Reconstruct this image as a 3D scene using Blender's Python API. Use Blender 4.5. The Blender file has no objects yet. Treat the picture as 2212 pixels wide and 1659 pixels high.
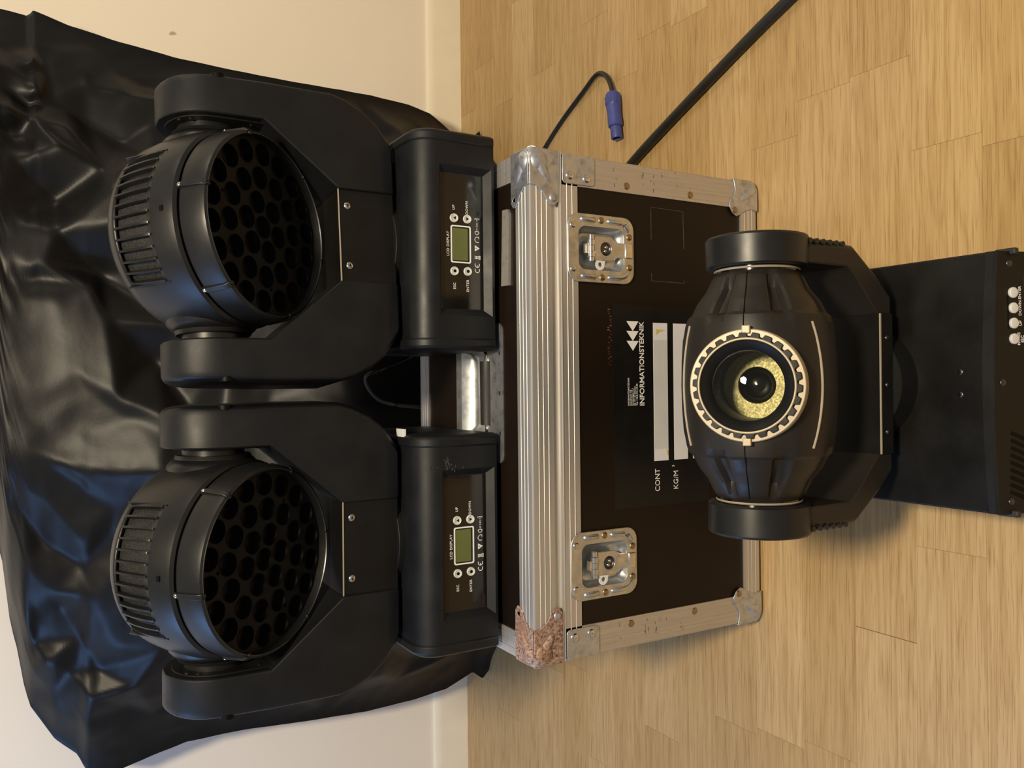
import bpy, bmesh, math, random
from math import sin, cos, pi, radians, sqrt, atan2, exp
from mathutils import Vector, Matrix, Euler, noise
from mathutils.geometry import delaunay_2d_cdt

random.seed(7)
scene = bpy.context.scene
COL = scene.collection

# ------------------------------------------------------------------ camera, world, lights, exposure
cam_d = bpy.data.cameras.new('camera')
cam_d.sensor_fit = 'HORIZONTAL'
cam_d.sensor_width = 36.0
cam_d.lens = 1805.0 / 2212.0 * 36.0
cam_d.clip_start = 0.02
cam = bpy.data.objects.new('camera', cam_d)
COL.objects.link(cam)
PITCH, ROLL = radians(30.4), 0.0107
_X = Vector((1, 0, 0)); _U = Vector((0, sin(PITCH), cos(PITCH))); _F = Vector((0, cos(PITCH), -sin(PITCH)))
_R = cos(ROLL) * _X - sin(ROLL) * _U
_U2 = sin(ROLL) * _X + cos(ROLL) * _U
M = Matrix.Identity(4)
for i, ax in enumerate((-_U2, _R, -_F)):          # the phone was held upright, the picture lies on its side
    for k in range(3):
        M[k][i] = ax[k]
M.translation = Vector((0.0, -1.02, 1.093))
cam.matrix_world = M
scene.camera = cam

world = bpy.data.worlds.new('room_light')
scene.world = world
world.use_nodes = True
bg = world.node_tree.nodes['Background']
bg.inputs['Color'].default_value = (1.0, 0.93, 0.86, 1)
bg.inputs['Strength'].default_value = 0.27

def area(name, loc, target, size, power, color, shape='DISK', size_y=None):
    d = bpy.data.lights.new(name, 'AREA')
    d.shape = shape; d.size = size
    if size_y: d.size_y = size_y
    d.energy = power; d.color = color
    o = bpy.data.objects.new(name, d); COL.objects.link(o)
    o.location = loc
    o.rotation_euler = (Vector(target) - Vector(loc)).to_track_quat('-Z', 'Y').to_euler()
    return o

area('ceiling_lamp', (0.28, -1.25, 2.45), (0.0, 0.3, 0.2), 0.32, 67, (1.0, 0.85, 0.61))
area('right_room_lamp', (2.3, -0.1, 1.9), (0.2, 0.9, 0.5), 0.5, 9, (1.0, 0.84, 0.58))
area('window_daylight', (-2.0, 0.20, 2.0), (-0.6, 0.95, 1.0), 0.8, 21, (0.22, 0.47, 1.0), 'RECTANGLE', 1.0)

scene.view_settings.view_transform = 'Standard'
scene.view_settings.look = 'None'
scene.view_settings.exposure = 0.0
scene.view_settings.gamma = 1.0
scene.view_settings.use_curve_mapping = False

# ------------------------------------------------------------------ materials
def nt(name):
    m = bpy.data.materials.new(name); m.use_nodes = True
    t = m.node_tree
    return m, t, t.nodes['Principled BSDF']

def nd(t, typ, **kw):
    n = t.nodes.new(typ)
    for k, v in kw.items():
        if k in n.inputs: n.inputs[k].default_value = v
        else: setattr(n, k, v)
    return n

def ramp(t, stops):
    r = t.nodes.new('ShaderNodeValToRGB')
    e = r.color_ramp.elements
    while len(e) < len(stops): e.new(0.5)
    for el, (p, c) in zip(e, stops):
        el.position = p
        el.color = (c[0], c[1], c[2], 1) if not isinstance(c, (int, float)) else (c, c, c, 1)
    return r

def coords(t, scale=(1, 1, 1), rand=0.0):
    tc = t.nodes.new('ShaderNodeTexCoord')
    mp = t.nodes.new('ShaderNodeMapping')
    mp.inputs['Scale'].default_value = scale
    t.links.new(tc.outputs['Object'], mp.inputs['Vector'])
    if rand:
        oi = t.nodes.new('ShaderNodeObjectInfo')
        mu = nd(t, 'ShaderNodeMath', operation='MULTIPLY'); mu.inputs[1].default_value = rand
        t.links.new(oi.outputs['Random'], mu.inputs[0])
        ad = nd(t, 'ShaderNodeVectorMath', operation='ADD')
        t.links.new(mp.outputs['Vector'], ad.inputs[0]); t.links.new(mu.outputs[0], ad.inputs[1])
        return ad.outputs[0]
    return mp.outputs['Vector']

def bump(t, b, height, strength, dist=0.001):
    n = nd(t, 'ShaderNodeBump'); n.inputs['Strength'].default_value = strength; n.inputs['Distance'].default_value = dist
    t.links.new(height, n.inputs['Height']); t.links.new(n.outputs['Normal'], b.inputs['Normal'])

def plain(name, c, rough=0.5, metal=0.0, spec=0.5, grain=0.0, gscale=900, var=0.0, vscale=20, coat=0.0):
    m, t, b = nt(name)
    b.inputs['Base Color'].default_value = (*c, 1); b.inputs['Roughness'].default_value = rough
    b.inputs['Metallic'].default_value = metal; b.inputs['Specular IOR Level'].default_value = spec
    b.inputs['Coat Weight'].default_value = coat
    if grain:
        n = nd(t, 'ShaderNodeTexNoise', Scale=gscale, Detail=2.0); t.links.new(coords(t), n.inputs['Vector'])
        bump(t, b, n.outputs['Fac'], grain, 0.0006)
    if var:
        n = nd(t, 'ShaderNodeTexNoise', Scale=vscale, Detail=6.0); t.links.new(coords(t), n.inputs['Vector'])
        r = ramp(t, [(0.3, [x * (1 - var) for x in c]), (0.7, [x * (1 + var) for x in c])])
        t.links.new(n.outputs['Fac'], r.inputs['Fac']); t.links.new(r.outputs['Color'], b.inputs['Base Color'])
        r2 = ramp(t, [(0.3, rough * 0.85), (0.7, min(1, rough * 1.15))])
        t.links.new(n.outputs['Fac'], r2.inputs['Fac']); t.links.new(r2.outputs['Color'], b.inputs['Roughness'])
    return m

def oak():
    m, t, b = nt('oak_parquet')
    L = t.links
    oi = t.nodes.new('ShaderNodeObjectInfo')
    v = coords(t, (1, 1, 1), 37.0)
    def sc(s):
        mp = t.nodes.new('ShaderNodeMapping'); mp.inputs['Scale'].default_value = s
        L.new(v, mp.inputs['Vector']); return mp.outputs['Vector']
    # broad cathedral figure: warped bands running along the stave
    w = nd(t, 'ShaderNodeTexNoise', Scale=1.0, Detail=3.0, Distortion=0.4); L.new(sc((1.3, 19, 5)), w.inputs['Vector'])
    mul = nd(t, 'ShaderNodeMath', operation='MULTIPLY'); mul.inputs[1].default_value = 17.0; L.new(w.outputs['Fac'], mul.inputs[0])
    fr = nd(t, 'ShaderNodeMath', operation='PINGPONG'); fr.inputs[1].default_value = 1.0; L.new(mul.outputs[0], fr.inputs[0])
    cat = ramp(t, [(0.0, 0.0), (0.55, 0.15), (1.0, 1.0)]); L.new(fr.outputs[0], cat.inputs['Fac'])
    # straight fine grain and pores
    g = nd(t, 'ShaderNodeTexNoise', Scale=1.0, Detail=5.0, Roughness=0.6); L.new(sc((3.5, 190, 60)), g.inputs['Vector'])
    gr = ramp(t, [(0.35, 0.0), (0.68, 1.0)]); L.new(g.outputs['Fac'], gr.inputs['Fac'])
    po = nd(t, 'ShaderNodeTexNoise', Scale=1.0, Detail=2.0); L.new(sc((16, 620, 200)), po.inputs['Vector'])
    pr = ramp(t, [(0.55, 0.0), (0.66, 1.0)]); L.new(po.outputs['Fac'], pr.inputs['Fac'])
    bl = nd(t, 'ShaderNodeTexNoise', Scale=1.0, Detail=3.0); L.new(sc((5, 22, 8)), bl.inputs['Vector'])
    base = ramp(t, [(0.0, (0.455, 0.310, 0.135)), (0.35, (0.500, 0.345, 0.158)), (0.7, (0.525, 0.368, 0.178)), (1.0, (0.570, 0.415, 0.215))])
    L.new(oi.outputs['Random'], base.inputs['Fac'])
    def mix(a, bcol, fac, k):
        mx = nd(t, 'ShaderNodeMix', data_type='RGBA', blend_type='MULTIPLY')
        mm = nd(t, 'ShaderNodeMath', operation='MULTIPLY'); mm.inputs[1].default_value = k; L.new(fac, mm.inputs[0])
        L.new(mm.outputs[0], mx.inputs[0]); L.new(a, mx.inputs[6]); mx.inputs[7].default_value = (*bcol, 1)
        return mx.outputs[2]
    c = mix(base.outputs['Color'], (0.70, 0.60, 0.48), cat.outputs['Color'], 0.42)
    c = mix(c, (0.74, 0.65, 0.54), gr.outputs['Color'], 0.58)
    c = mix(c, (0.62, 0.50, 0.40), pr.outputs['Color'], 0.62)
    c = mix(c, (0.80, 0.76, 0.70), bl.outputs['Fac'], 0.40)
    L.new(c, b.inputs['Base Color'])
    b.inputs['Roughness'].default_value = 0.42
    b.inputs['Specular IOR Level'].default_value = 0.45
    bump(t, b, pr.outputs['Color'], 0.10, 0.0004)
    return m

def wall_paint():
    m, t, b = nt('cream_wall_paint')
    n = nd(t, 'ShaderNodeTexNoise', Scale=3.0, Detail=3.0); t.links.new(coords(t), n.inputs['Vector'])
    r = ramp(t, [(0.3, (0.835, 0.765, 0.660)), (0.7, (0.860, 0.790, 0.685))]); t.links.new(n.outputs['Fac'], r.inputs['Fac'])
    t.links.new(r.outputs['Color'], b.inputs['Base Color'])
    b.inputs['Roughness'].default_value = 0.7
    f = nd(t, 'ShaderNodeTexNoise', Scale=260.0, Detail=3.0); t.links.new(coords(t), f.inputs['Vector'])
    bump(t, b, f.outputs['Fac'], 0.12, 0.001)
    return m

def metal(name, c, rough, streak=None, spots=None, metalness=1.0):
    """brushed or galvanised metal: streak = mapping scale of the brushing, spots = (scale, colour, low, high)"""
    m, t, b = nt(name); L = t.links
    b.inputs['Metallic'].default_value = metalness; b.inputs['Roughness'].default_value = rough
    n = nd(t, 'ShaderNodeTexNoise', Scale=1.0, Detail=5.0, Roughness=0.65)
    L.new(coords(t, streak or (40, 40, 40)), n.inputs['Vector'])
    r = ramp(t, [(0.3, [x * 0.80 for x in c]), (0.65, c)]); L.new(n.outputs['Fac'], r.inputs['Fac'])
    out = r.outputs['Color']
    rr = ramp(t, [(0.3, min(1, rough * 1.3)), (0.7, rough * 0.8)]); L.new(n.outputs['Fac'], rr.inputs['Fac'])
    L.new(rr.outputs['Color'], b.inputs['Roughness'])
    if spots:
        s = nd(t, 'ShaderNodeTexNoise', Scale=spots[0], Detail=4.0, Roughness=0.6); L.new(coords(t), s.inputs['Vector'])
        sr = ramp(t, [(spots[2], 0.0), (spots[3], 1.0)]); L.new(s.outputs['Fac'], sr.inputs['Fac'])
        mx = nd(t, 'ShaderNodeMix', data_type='RGBA'); L.new(sr.outputs['Color'], mx.inputs[0])
        L.new(out, mx.inputs[6]); mx.inputs[7].default_value = (*spots[1], 1)
        out = mx.outputs[2]
        bump(t, b, s.outputs['Fac'], 0.25, 0.0006)
    L.new(out, b.inputs['Base Color'])
    return m

def laminate():
    m, t, b = nt('dark_brown_laminate')
    n = nd(t, 'ShaderNodeTexNoise', Scale=7.0, Detail=5.0); t.links.new(coords(t), n.inputs['Vector'])
    r = ramp(t, [(0.35, (0.0075, 0.0042, 0.0026)), (0.7, (0.0115, 0.0063, 0.0038))]); t.links.new(n.outputs['Fac'], r.inputs['Fac'])
    t.links.new(r.outputs['Color'], b.inputs['Base Color'])
    b.inputs['Roughness'].default_value = 0.42; b.inputs['Specular IOR Level'].default_value = 0.24
    f = nd(t, 'ShaderNodeTexNoise', Scale=420.0, Detail=2.0); t.links.new(coords(t), f.inputs['Vector'])
    bump(t, b, f.outputs['Fac'], 0.15, 0.0005)
    return m

def sheet_black():
    m, t, b = nt('black_satin_sheet')
    b.inputs['Base Color'].default_value = (0.0065, 0.0065, 0.007, 1)
    b.inputs['Roughness'].default_value = 0.40; b.inputs['Specular IOR Level'].default_value = 0.22
    n = nd(t, 'ShaderNodeTexNoise', Scale=30.0, Detail=4.0); t.links.new(coords(t), n.inputs['Vector'])
    bump(t, b, n.outputs['Fac'], 0.10, 0.004)
    return m

def rusty():
    m, t, b = nt('corroded_speckled_steel'); L = t.links
    n = nd(t, 'ShaderNodeTexNoise', Scale=260.0, Detail=5.0, Roughness=0.7); L.new(coords(t), n.inputs['Vector'])
    r = ramp(t, [(0.36, (0.055, 0.030, 0.024)), (0.44, (0.28, 0.17, 0.135)), (0.56, (0.44, 0.30, 0.245)), (0.70, (0.56, 0.46, 0.42))])
    L.new(n.outputs['Fac'], r.inputs['Fac'])
    o = nd(t, 'ShaderNodeTexNoise', Scale=38.0, Detail=3.0); L.new(coords(t), o.inputs['Vector'])
    orr = ramp(t, [(0.55, 0.0), (0.75, 0.7)]); L.new(o.outputs['Fac'], orr.inputs['Fac'])
    mx = nd(t, 'ShaderNodeMix', data_type='RGBA'); L.new(orr.outputs['Color'], mx.inputs[0])
    L.new(r.outputs['Color'], mx.inputs[6]); mx.inputs[7].default_value = (0.34, 0.17, 0.08, 1)
    L.new(mx.outputs[2], b.inputs['Base Color'])
    b.inputs['Roughness'].default_value = 0.6; b.inputs['Metallic'].default_value = 0.35
    bump(t, b, n.outputs['Fac'], 0.5, 0.0008)
    return m

def thin_glass(name, tint, f0):
    m = bpy.data.materials.new(name); m.use_nodes = True
    t = m.node_tree; t.nodes.remove(t.nodes['Principled BSDF'])
    tr = nd(t, 'ShaderNodeBsdfTransparent'); tr.inputs['Color'].default_value = (*tint, 1)
    gl = nd(t, 'ShaderNodeBsdfGlossy'); gl.inputs['Roughness'].default_value = 0.02
    fr = nd(t, 'ShaderNodeFresnel', IOR=f0); mx = nd(t, 'ShaderNodeMixShader')
    t.links.new(fr.outputs[0], mx.inputs[0]); t.links.new(tr.outputs[0], mx.inputs[1]); t.links.new(gl.outputs[0], mx.inputs[2])
    t.links.new(mx.outputs[0], t.nodes['Material Output'].inputs['Surface'])
    return m

def vent_mesh_mat():
    m, t, b = nt('perforated_vent_mesh'); L = t.links
    v = nd(t, 'ShaderNodeTexVoronoi', Scale=420.0); L.new(coords(t), v.inputs['Vector'])
    r = ramp(t, [(0.30, (0.002, 0.002, 0.002)), (0.55, (0.016, 0.016, 0.015))]); L.new(v.outputs['Distance'], r.inputs['Fac'])
    L.new(r.outputs['Color'], b.inputs['Base Color']); b.inputs['Roughness'].default_value = 0.6
    return m

OAK = oak(); WALL = wall_paint(); LAM = laminate(); SHEET = sheet_black(); RUST = rusty()
TRIM = plain('cream_baseboard_paint', (0.88, 0.80, 0.64), 0.45, var=0.02)
SUB = plain('dark_floor_joint', (0.10, 0.06, 0.03), 0.8, var=0.2)
ALU = metal('anodised_aluminium', (0.66, 0.64, 0.62), 0.50, (6, 300, 300), metalness=0.85)
ALUV = metal('worn_aluminium', (0.60, 0.565, 0.53), 0.45, (300, 300, 7), (90, (0.34, 0.30, 0.27), 0.60, 0.80), 0.75)
GALV = metal('galvanised_steel', (0.62, 0.65, 0.71), 0.42, (55, 55, 55), (70, (0.34, 0.355, 0.39), 0.50, 0.72), 0.9)
ZINC = metal('zinc_plated_steel', (0.68, 0.70, 0.72), 0.32, (60, 60, 60), (55, (0.46, 0.49, 0.55), 0.50, 0.66), 0.95)
CHROME = metal('bright_steel', (0.80, 0.79, 0.77), 0.18, (50, 50, 50))
BRASS = metal('bronze_rivet', (0.42, 0.31, 0.19), 0.35)
STEELD = metal('dark_steel', (0.12, 0.12, 0.12), 0.35)
BLK = plain('black_textured_plastic', (0.0060, 0.0068, 0.0086), 0.47, spec=0.34, grain=0.22, gscale=1100, var=0.12)
BLKS = plain('black_satin_plastic', (0.0082, 0.0084, 0.0090), 0.38, spec=0.42, var=0.10)
BLKD = plain('black_matte_plastic', (0.0055, 0.0055, 0.0055), 0.55, spec=0.3, var=0.1)
DEEP = plain('deep_black', (0.0015, 0.0015, 0.0015), 0.5, spec=0.15, var=0.1)
GLOSS = plain('glossy_black_panel', (0.0060, 0.0055, 0.0050), 0.10, var=0.1, vscale=5)
BRN = plain('dark_brown_grey_plastic', (0.0135, 0.0112, 0.0090), 0.44, spec=0.40, grain=0.12, gscale=700, var=0.10)
PBLK = plain('black_painted_sheet_steel', (0.0050, 0.0047, 0.0045), 0.42, spec=0.32, grain=0.15, gscale=800, var=0.15)
CREAM = plain('cream_ring_plastic', (0.42, 0.34, 0.21), 0.38, var=0.08)
PALE = plain('pale_trim', (0.36, 0.31, 0.24), 0.35, var=0.05)
GOLD = metal('brushed_gold_plate', (0.40, 0.34, 0.22), 0.50, (400, 400, 400))
WHITE = plain('white_print', (0.80, 0.80, 0.80), 0.5, var=0.02)
WHITEB = plain('white_button', (0.62, 0.62, 0.60), 0.4, var=0.03)
PAPER = plain('white_label_stripe', (0.72, 0.72, 0.76), 0.5, var=0.03)
TAPE = plain('old_tape', (0.58, 0.59, 0.60), 0.45, var=0.04)
STAIN = plain('yellow_tape_glue', (0.60, 0.50, 0.16), 0.5, var=0.25, vscale=120)
LABEL = plain('black_label', (0.0045, 0.0045, 0.0048), 0.40, spec=0.4, var=0.1)
RESID = plain('sticker_residue', (0.090, 0.066, 0.048), 0.6, var=0.5, vscale=90)
RESIDO = plain('brown_residue', (0.10, 0.045, 0.022), 0.6, var=0.6, vscale=150)
LCD = plain('olive_lcd', (0.105, 0.125, 0.040), 0.25, var=0.10, vscale=25)
RUBBER = plain('black_rubber', (0.013, 0.013, 0.013), 0.55, var=0.15)
CABLE = plain('black_cable_jacket', (0.012, 0.011, 0.010), 0.45, grain=0.2, gscale=300, var=0.1)
BLUE = plain('blue_connector_plastic', (0.052, 0.066, 0.27), 0.42, var=0.10, vscale=60)
SMUDGE = plain('wall_smudge', (0.42, 0.36, 0.28), 0.8, var=0.2)
SCUFFR = plain('brown_grey_scuff', (0.16, 0.135, 0.115), 0.6, var=0.5, vscale=200)
SCUFF = plain('grey_scuff', (0.055, 0.055, 0.055), 0.6, var=0.6, vscale=200)
GLASS = thin_glass('lens_glass', (0.74, 0.77, 0.66), 1.45)
VENTM = vent_mesh_mat()

# ------------------------------------------------------------------ geometry helpers
def link(name, me, mat, parent=None, smooth=True, angle=35, bevel=0, seg=2, loc=None, rot=None):
    if mat is not None:
        me.materials.clear(); me.materials.append(mat)
    if smooth:
        me.polygons.foreach_set('use_smooth', [True] * len(me.polygons))
        me.set_sharp_from_angle(angle=radians(angle))
    o = bpy.data.objects.new(name, me); COL.objects.link(o)
    if parent is not None: o.parent = parent
    if loc is not None: o.location = loc
    if rot is not None: o.rotation_euler = rot
    if bevel:
        md = o.modifiers.new('soft_edges', 'BEVEL'); md.width = bevel; md.segments = seg
        md.limit_method = 'ANGLE'; md.angle_limit = radians(38)
    return o

def inside(p, poly):
    r = False; x, y = p[0], p[1]; j = len(poly) - 1
    for i in range(len(poly)):
        xi, yi = poly[i][0], poly[i][1]; xj, yj = poly[j][0], poly[j][1]
        if (yi > y) != (yj > y) and x < (xj - xi) * (y - yi) / (yj - yi) + xi: r = not r
        j = i
    return r

class MB:
    def __init__(s): s.v = []; s.f = []
    def add(s, vs, fs):
        k = len(s.v); s.v += [tuple(p) for p in vs]; s.f += [tuple(i + k for i in f) for f in fs]; return s
    def box(s, x0, x1, y0, y1, z0, z1, mtx=None):
        vs = [Vector(p) for p in ((x0, y0, z0), (x1, y0, z0), (x1, y1, z0), (x0, y1, z0), (x0, y0, z1), (x1, y0, z1), (x1, y1, z1), (x0, y1, z1))]
        if mtx is not None: vs = [mtx @ p for p in vs]
        return s.add(vs, [(3, 2, 1, 0), (4, 5, 6, 7), (0, 1, 5, 4), (1, 2, 6, 5), (2, 3, 7, 6), (3, 0, 4, 7)])
    def loft(s, rings, cap0=True, cap1=True, closed=True):
        n = len(rings[0]); vs = [p for r in rings for p in r]; fs = []
        for i in range(len(rings) - 1):
            for j in range(n if closed else n - 1):
                a = i * n + j; b = i * n + (j + 1) % n
                fs.append((a, b, b + n, a + n))
        if cap0: fs.append(tuple(range(n))[::-1])
        if cap1: fs.append(tuple(range((len(rings) - 1) * n, len(rings) * n)))
        return s.add(vs, fs)
    def lathe(s, prof, seg=48, axis='-Y', cap0=False, cap1=False, off=(0, 0, 0), phase=0.0):
        """prof = [(t, r)] along the axis"""
        rings = []
        for t, r in prof:
            ring = []
            for k in range(seg):
                a = phase + 2 * pi * k / seg
                if axis == '-Y': p = (r * sin(a), -t, r * cos(a))
                elif axis == 'X': p = (t, -r * sin(a), r * cos(a))
                else: p = (r * cos(a), r * sin(a), t)
                ring.append((p[0] + off[0], p[1] + off[1], p[2] + off[2]))
            rings.append(ring)
        return s.loft(rings, cap0, cap1)
    def tube(s, pts, r, seg=10):
        pts = [Vector(p) for p in pts]; rings = []
        up = Vector((0, 0, 1))
        for i, p in enumerate(pts):
            d = (pts[min(i + 1, len(pts) - 1)] - pts[max(i - 1, 0)]).normalized()
            u = up if abs(d.dot(up)) < 0.95 else Vector((1, 0, 0))
            a = d.cross(u).normalized(); b = a.cross(d)
            rr = r[i] if isinstance(r, (list, tuple)) else r
            rings.append([p + a * (rr * cos(2 * pi * k / seg)) + b * (rr * sin(2 * pi * k / seg)) for k in range(seg)])
        return s.loft(rings)
    def prism(s, outline, holes, O, A, Bv, N, t0, t1):
        """flat plate with holes: 2D outline on the plane O + a*A + b*Bv, from t0 to t1 along N"""
        O, A, Bv, N = Vector(O), Vector(A), Vector(Bv), Vector(N)
        pts = []; edges = []; loops = [outline] + list(holes)
        for lp in loops:
            k = len(pts); n = len(lp)
            pts += [Vector(p) for p in lp]
            edges += [(k + i, k + (i + 1) % n) for i in range(n)]
        if holes:
            vs, es, fs, ov, oe, of = delaunay_2d_cdt(pts, edges, [], 0, 1e-7)
            fs = [f for f in fs if inside(sum((vs[i] for i in f), Vector((0, 0))) / len(f), outline)
                  and not any(inside(sum((vs[i] for i in f), Vector((0, 0))) / len(f), h) for h in holes)]
            fs = [f if (vs[f[1]] - vs[f[0]]).cross(vs[f[2]] - vs[f[0]]) > 0 else f[::-1] for f in fs]
        else:
            vs = pts; fs = [tuple(range(len(pts)))]
            es = edges
        n = len(vs)
        P = [O + A * p[0] + Bv * p[1] for p in vs]
        V3 = [p + N * t0 for p in P] + [p + N * t1 for p in P]
        F = [tuple(f)[::-1] for f in fs] + [tuple(i + n for i in f) for f in fs]
        cnt = {}
        for f in fs:
            for i in range(len(f)):
                a, b = f[i], f[(i + 1) % len(f)]
                cnt[(a, b)] = 1
        for (a, b) in cnt:
            if (b, a) not in cnt: F.append((a, b, b + n, a + n))
        return s.add(V3, F)
    def mesh(s, name):
        me = bpy.data.meshes.new(name); me.from_pydata(s.v, [], s.f)
        bm = bmesh.new(); bm.from_mesh(me); bmesh.ops.recalc_face_normals(bm, faces=bm.faces); bm.to_mesh(me); bm.free()
        me.update(); return me
    def build(s, name, mat, parent=None, **kw): return link(name, s.mesh(name), mat, parent, **kw)

def rrect(w, h, r, n=5, cx=0, cy=0):
    p = []
    for sx, sy, a0 in ((1, 1, 0), (-1, 1, 90), (-1, -1, 180), (1, -1, 270)):
        for k in range(n + 1):
            a = radians(a0 + 90 * k / n)
            p.append((cx + sx * (w / 2 - r) + r * cos(a), cy + sy * (h / 2 - r) + r * sin(a)))
    return p

def circ(cx, cy, r, n=20): return [(cx + r * cos(2 * pi * k / n), cy + r * sin(2 * pi * k / n)) for k in range(n)]

def cut(o, cutter):
    md = o.modifiers.new('cut', 'BOOLEAN'); md.operation = 'DIFFERENCE'; md.solver = 'EXACT'; md.object = cutter
    dg = bpy.context.evaluated_depsgraph_get(); dg.update()
    me = bpy.data.meshes.new_from_object(o.evaluated_get(dg))
    o.modifiers.remove(md); o.data = me
    bpy.data.objects.remove(cutter)
    me.polygons.foreach_set('use_smooth', [True] * len(me.polygons)); me.set_sharp_from_angle(angle=radians(35))

def text(name, s, size, loc, mat, parent, rot=(pi / 2, 0, 0), ax='CENTER', ay='CENTER', bold=0.0, stretch=1.0, spacing=1.0):
    cu = bpy.data.curves.new(name, 'FONT'); cu.body = s; cu.size = size; cu.align_x = ax; cu.align_y = ay
    cu.offset = bold * size; cu.extrude = 0.0001; cu.space_character = spacing; cu.resolution_u = 3
    o = bpy.data.objects.new(name, cu); COL.objects.link(o)
    dg = bpy.context.evaluated_depsgraph_get(); dg.update()
    me = bpy.data.meshes.new_from_object(o.evaluated_get(dg))
    bpy.data.objects.remove(o); bpy.data.curves.remove(cu)
    for v in me.vertices: v.co.x *= stretch
    return link(name, me, mat, parent, smooth=False, loc=loc, rot=rot)

def empty(name, loc, label, cat, group=None, rot=(0, 0, 0)):
    o = bpy.data.objects.new(name, None); COL.objects.link(o); o.empty_display_size = 0.05
    o.location = loc; o.rotation_euler = rot
    o['label'] = label; o['category'] = cat
    if group: o['group'] = group
    return o

def structure(o): o['kind'] = 'structure'; return o

def dome_rivet(mb, c, nrm, r, h, hole=0.0):
    """a domed rivet head at c, facing nrm"""
    q = Vector(nrm).to_track_quat('Z', 'Y').to_matrix()
    prof = [(r, -0.002), (r, 0.25 * h), (0.85 * r, 0.7 * h), (0.55 * r, h)] + ([(hole, h), (hole * 0.9, 0.2 * h)] if hole else [(0.0005, 1.05 * h)])
    rings = [[Vector(c) + q @ Vector((rr * cos(2 * pi * k / 14), rr * sin(2 * pi * k / 14), z)) for k in range(14)] for rr, z in prof]
    mb.loft(rings, True, True)

def sstep(a, b, x):
    t = min(1, max(0, (x - a) / (b - a))); return t * t * (3 - 2 * t)

# ------------------------------------------------------------------ setting: floor, wall, baseboard
fl = structure(MB().box(-2.4, 2.4, -2.0, 1.13, -0.05, -0.0012).build('floor', SUB))
ROW0, PITCHY = -0.386, 0.1008
joints = {-1: 0.306, 0: 0.325, 1: 0.4616, 2: -0.585, 8: 0.803, 9: 0.630, 12: 0.734, 13: 0.872, 5: -0.31}
fixed = {0: [-0.236], 1: [-0.375]}
plank_mesh = {}
def plank(L):
    if L in plank_mesh: return plank_mesh[L]
    h = 0.00009; c = 0.00025; W = PITCHY / 2
    rings = []
    for z, d in ((-0.012, h), (-c, h), (0.0, h + c)):
        rings.append([(-L / 2 + d, -W + d, z), (L / 2 - d, -W + d, z), (L / 2 - d, W - d, z), (-L / 2 + d, W - d, z)])
    me = MB().loft(rings).mesh('plank'); me.materials.append(OAK)
    plank_mesh[L] = me; return me
def put_plank(x0, x1, yc):
    L = round(x1 - x0, 3)
    o = bpy.data.objects.new('plank', plank(L)); COL.objects.link(o); o.parent = fl
    o.location = ((x0 + x1) / 2, yc, 0)
LENS = (0.40, 0.44, 0.48, 0.52, 0.56, 0.60)
for k in range(-8, 15):
    yc = ROW0 + (k + 0.5) * PITCHY
    j = joints.get(k, random.uniform(-0.25, 0.25))
    wide = 1.75
    x = j
    first = True
    while x < wide:
        L = random.choice(LENS); put_plank(x, x + L, yc); x += L
    x = j
    for f in fixed.get(k, []):
        if x - f > 0.65:
            L = round((x - f) / 2, 3); put_plank(x - L, x, yc); put_plank(x - 2 * L, x - L, yc)
        else: put_plank(f, x, yc)
        x = f
    while x > -wide:
        L = random.choice(LENS); put_plank(x - L, x, yc); x -= L

wl = structure(MB().box(-2.4, 2.4, 1.127, 1.25, -0.05, 2.6).build('wall_back', WALL))
sm = MB().prism([(-0.010, 0.000), (-0.004, 0.005), (0.003, 0.004), (0.008, -0.002), (0.006, -0.006), (-0.002, -0.004)], [], (0.854, 1.127, 0.772), (0, 0, 1), (1, 0, 0), (0, -1, 0), 0, 0.0004).build('smudge', SMUDGE, wl, smooth=False)
bb = MB()
bb.loft([[(x, 1.127, 0.0), (x, 1.1145, 0.0), (x, 1.1145, 0.080), (x, 1.1160, 0.093), (x, 1.1195, 0.1005), (x, 1.127, 0.101)] for x in (-2.4, 2.4)])
structure(bb.build('baseboard_back', TRIM))

# ------------------------------------------------------------------ flight case
HW, D, H = 0.3730, 0.388, 0.4625
fc = empty('flight_case', (-0.034, 0, 0), 'brown flight case with aluminium edges and two butterfly latches carrying two black wash lights', 'flight case')

def ribs(p, q, n, d, nrm, w=0.0009):
    """points of a straight profile run from p to q with n raised ribs"""
    p, q, nr = Vector(p), Vector(q), Vector(nrm); L = (q - p).length; t = (q - p) / L; out = [p]
    for i in range(n):
        c = p + t * (L * (i + 1) / (n + 1))
        out += [c - t * w, c - t * w * 0.3 + nr * d, c + t * w * 0.3 + nr * d, c + t * w]
    return out + [q]

def run_x(prof, x0, x1): return [[(x, p[0], p[1]) for p in prof] for x in (x0, x1)]
def run_y(prof, y0, y1, sx): return [[(sx * (HW - p[0]), y, p[1]) for p in prof] for y in (y0, y1)]

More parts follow.
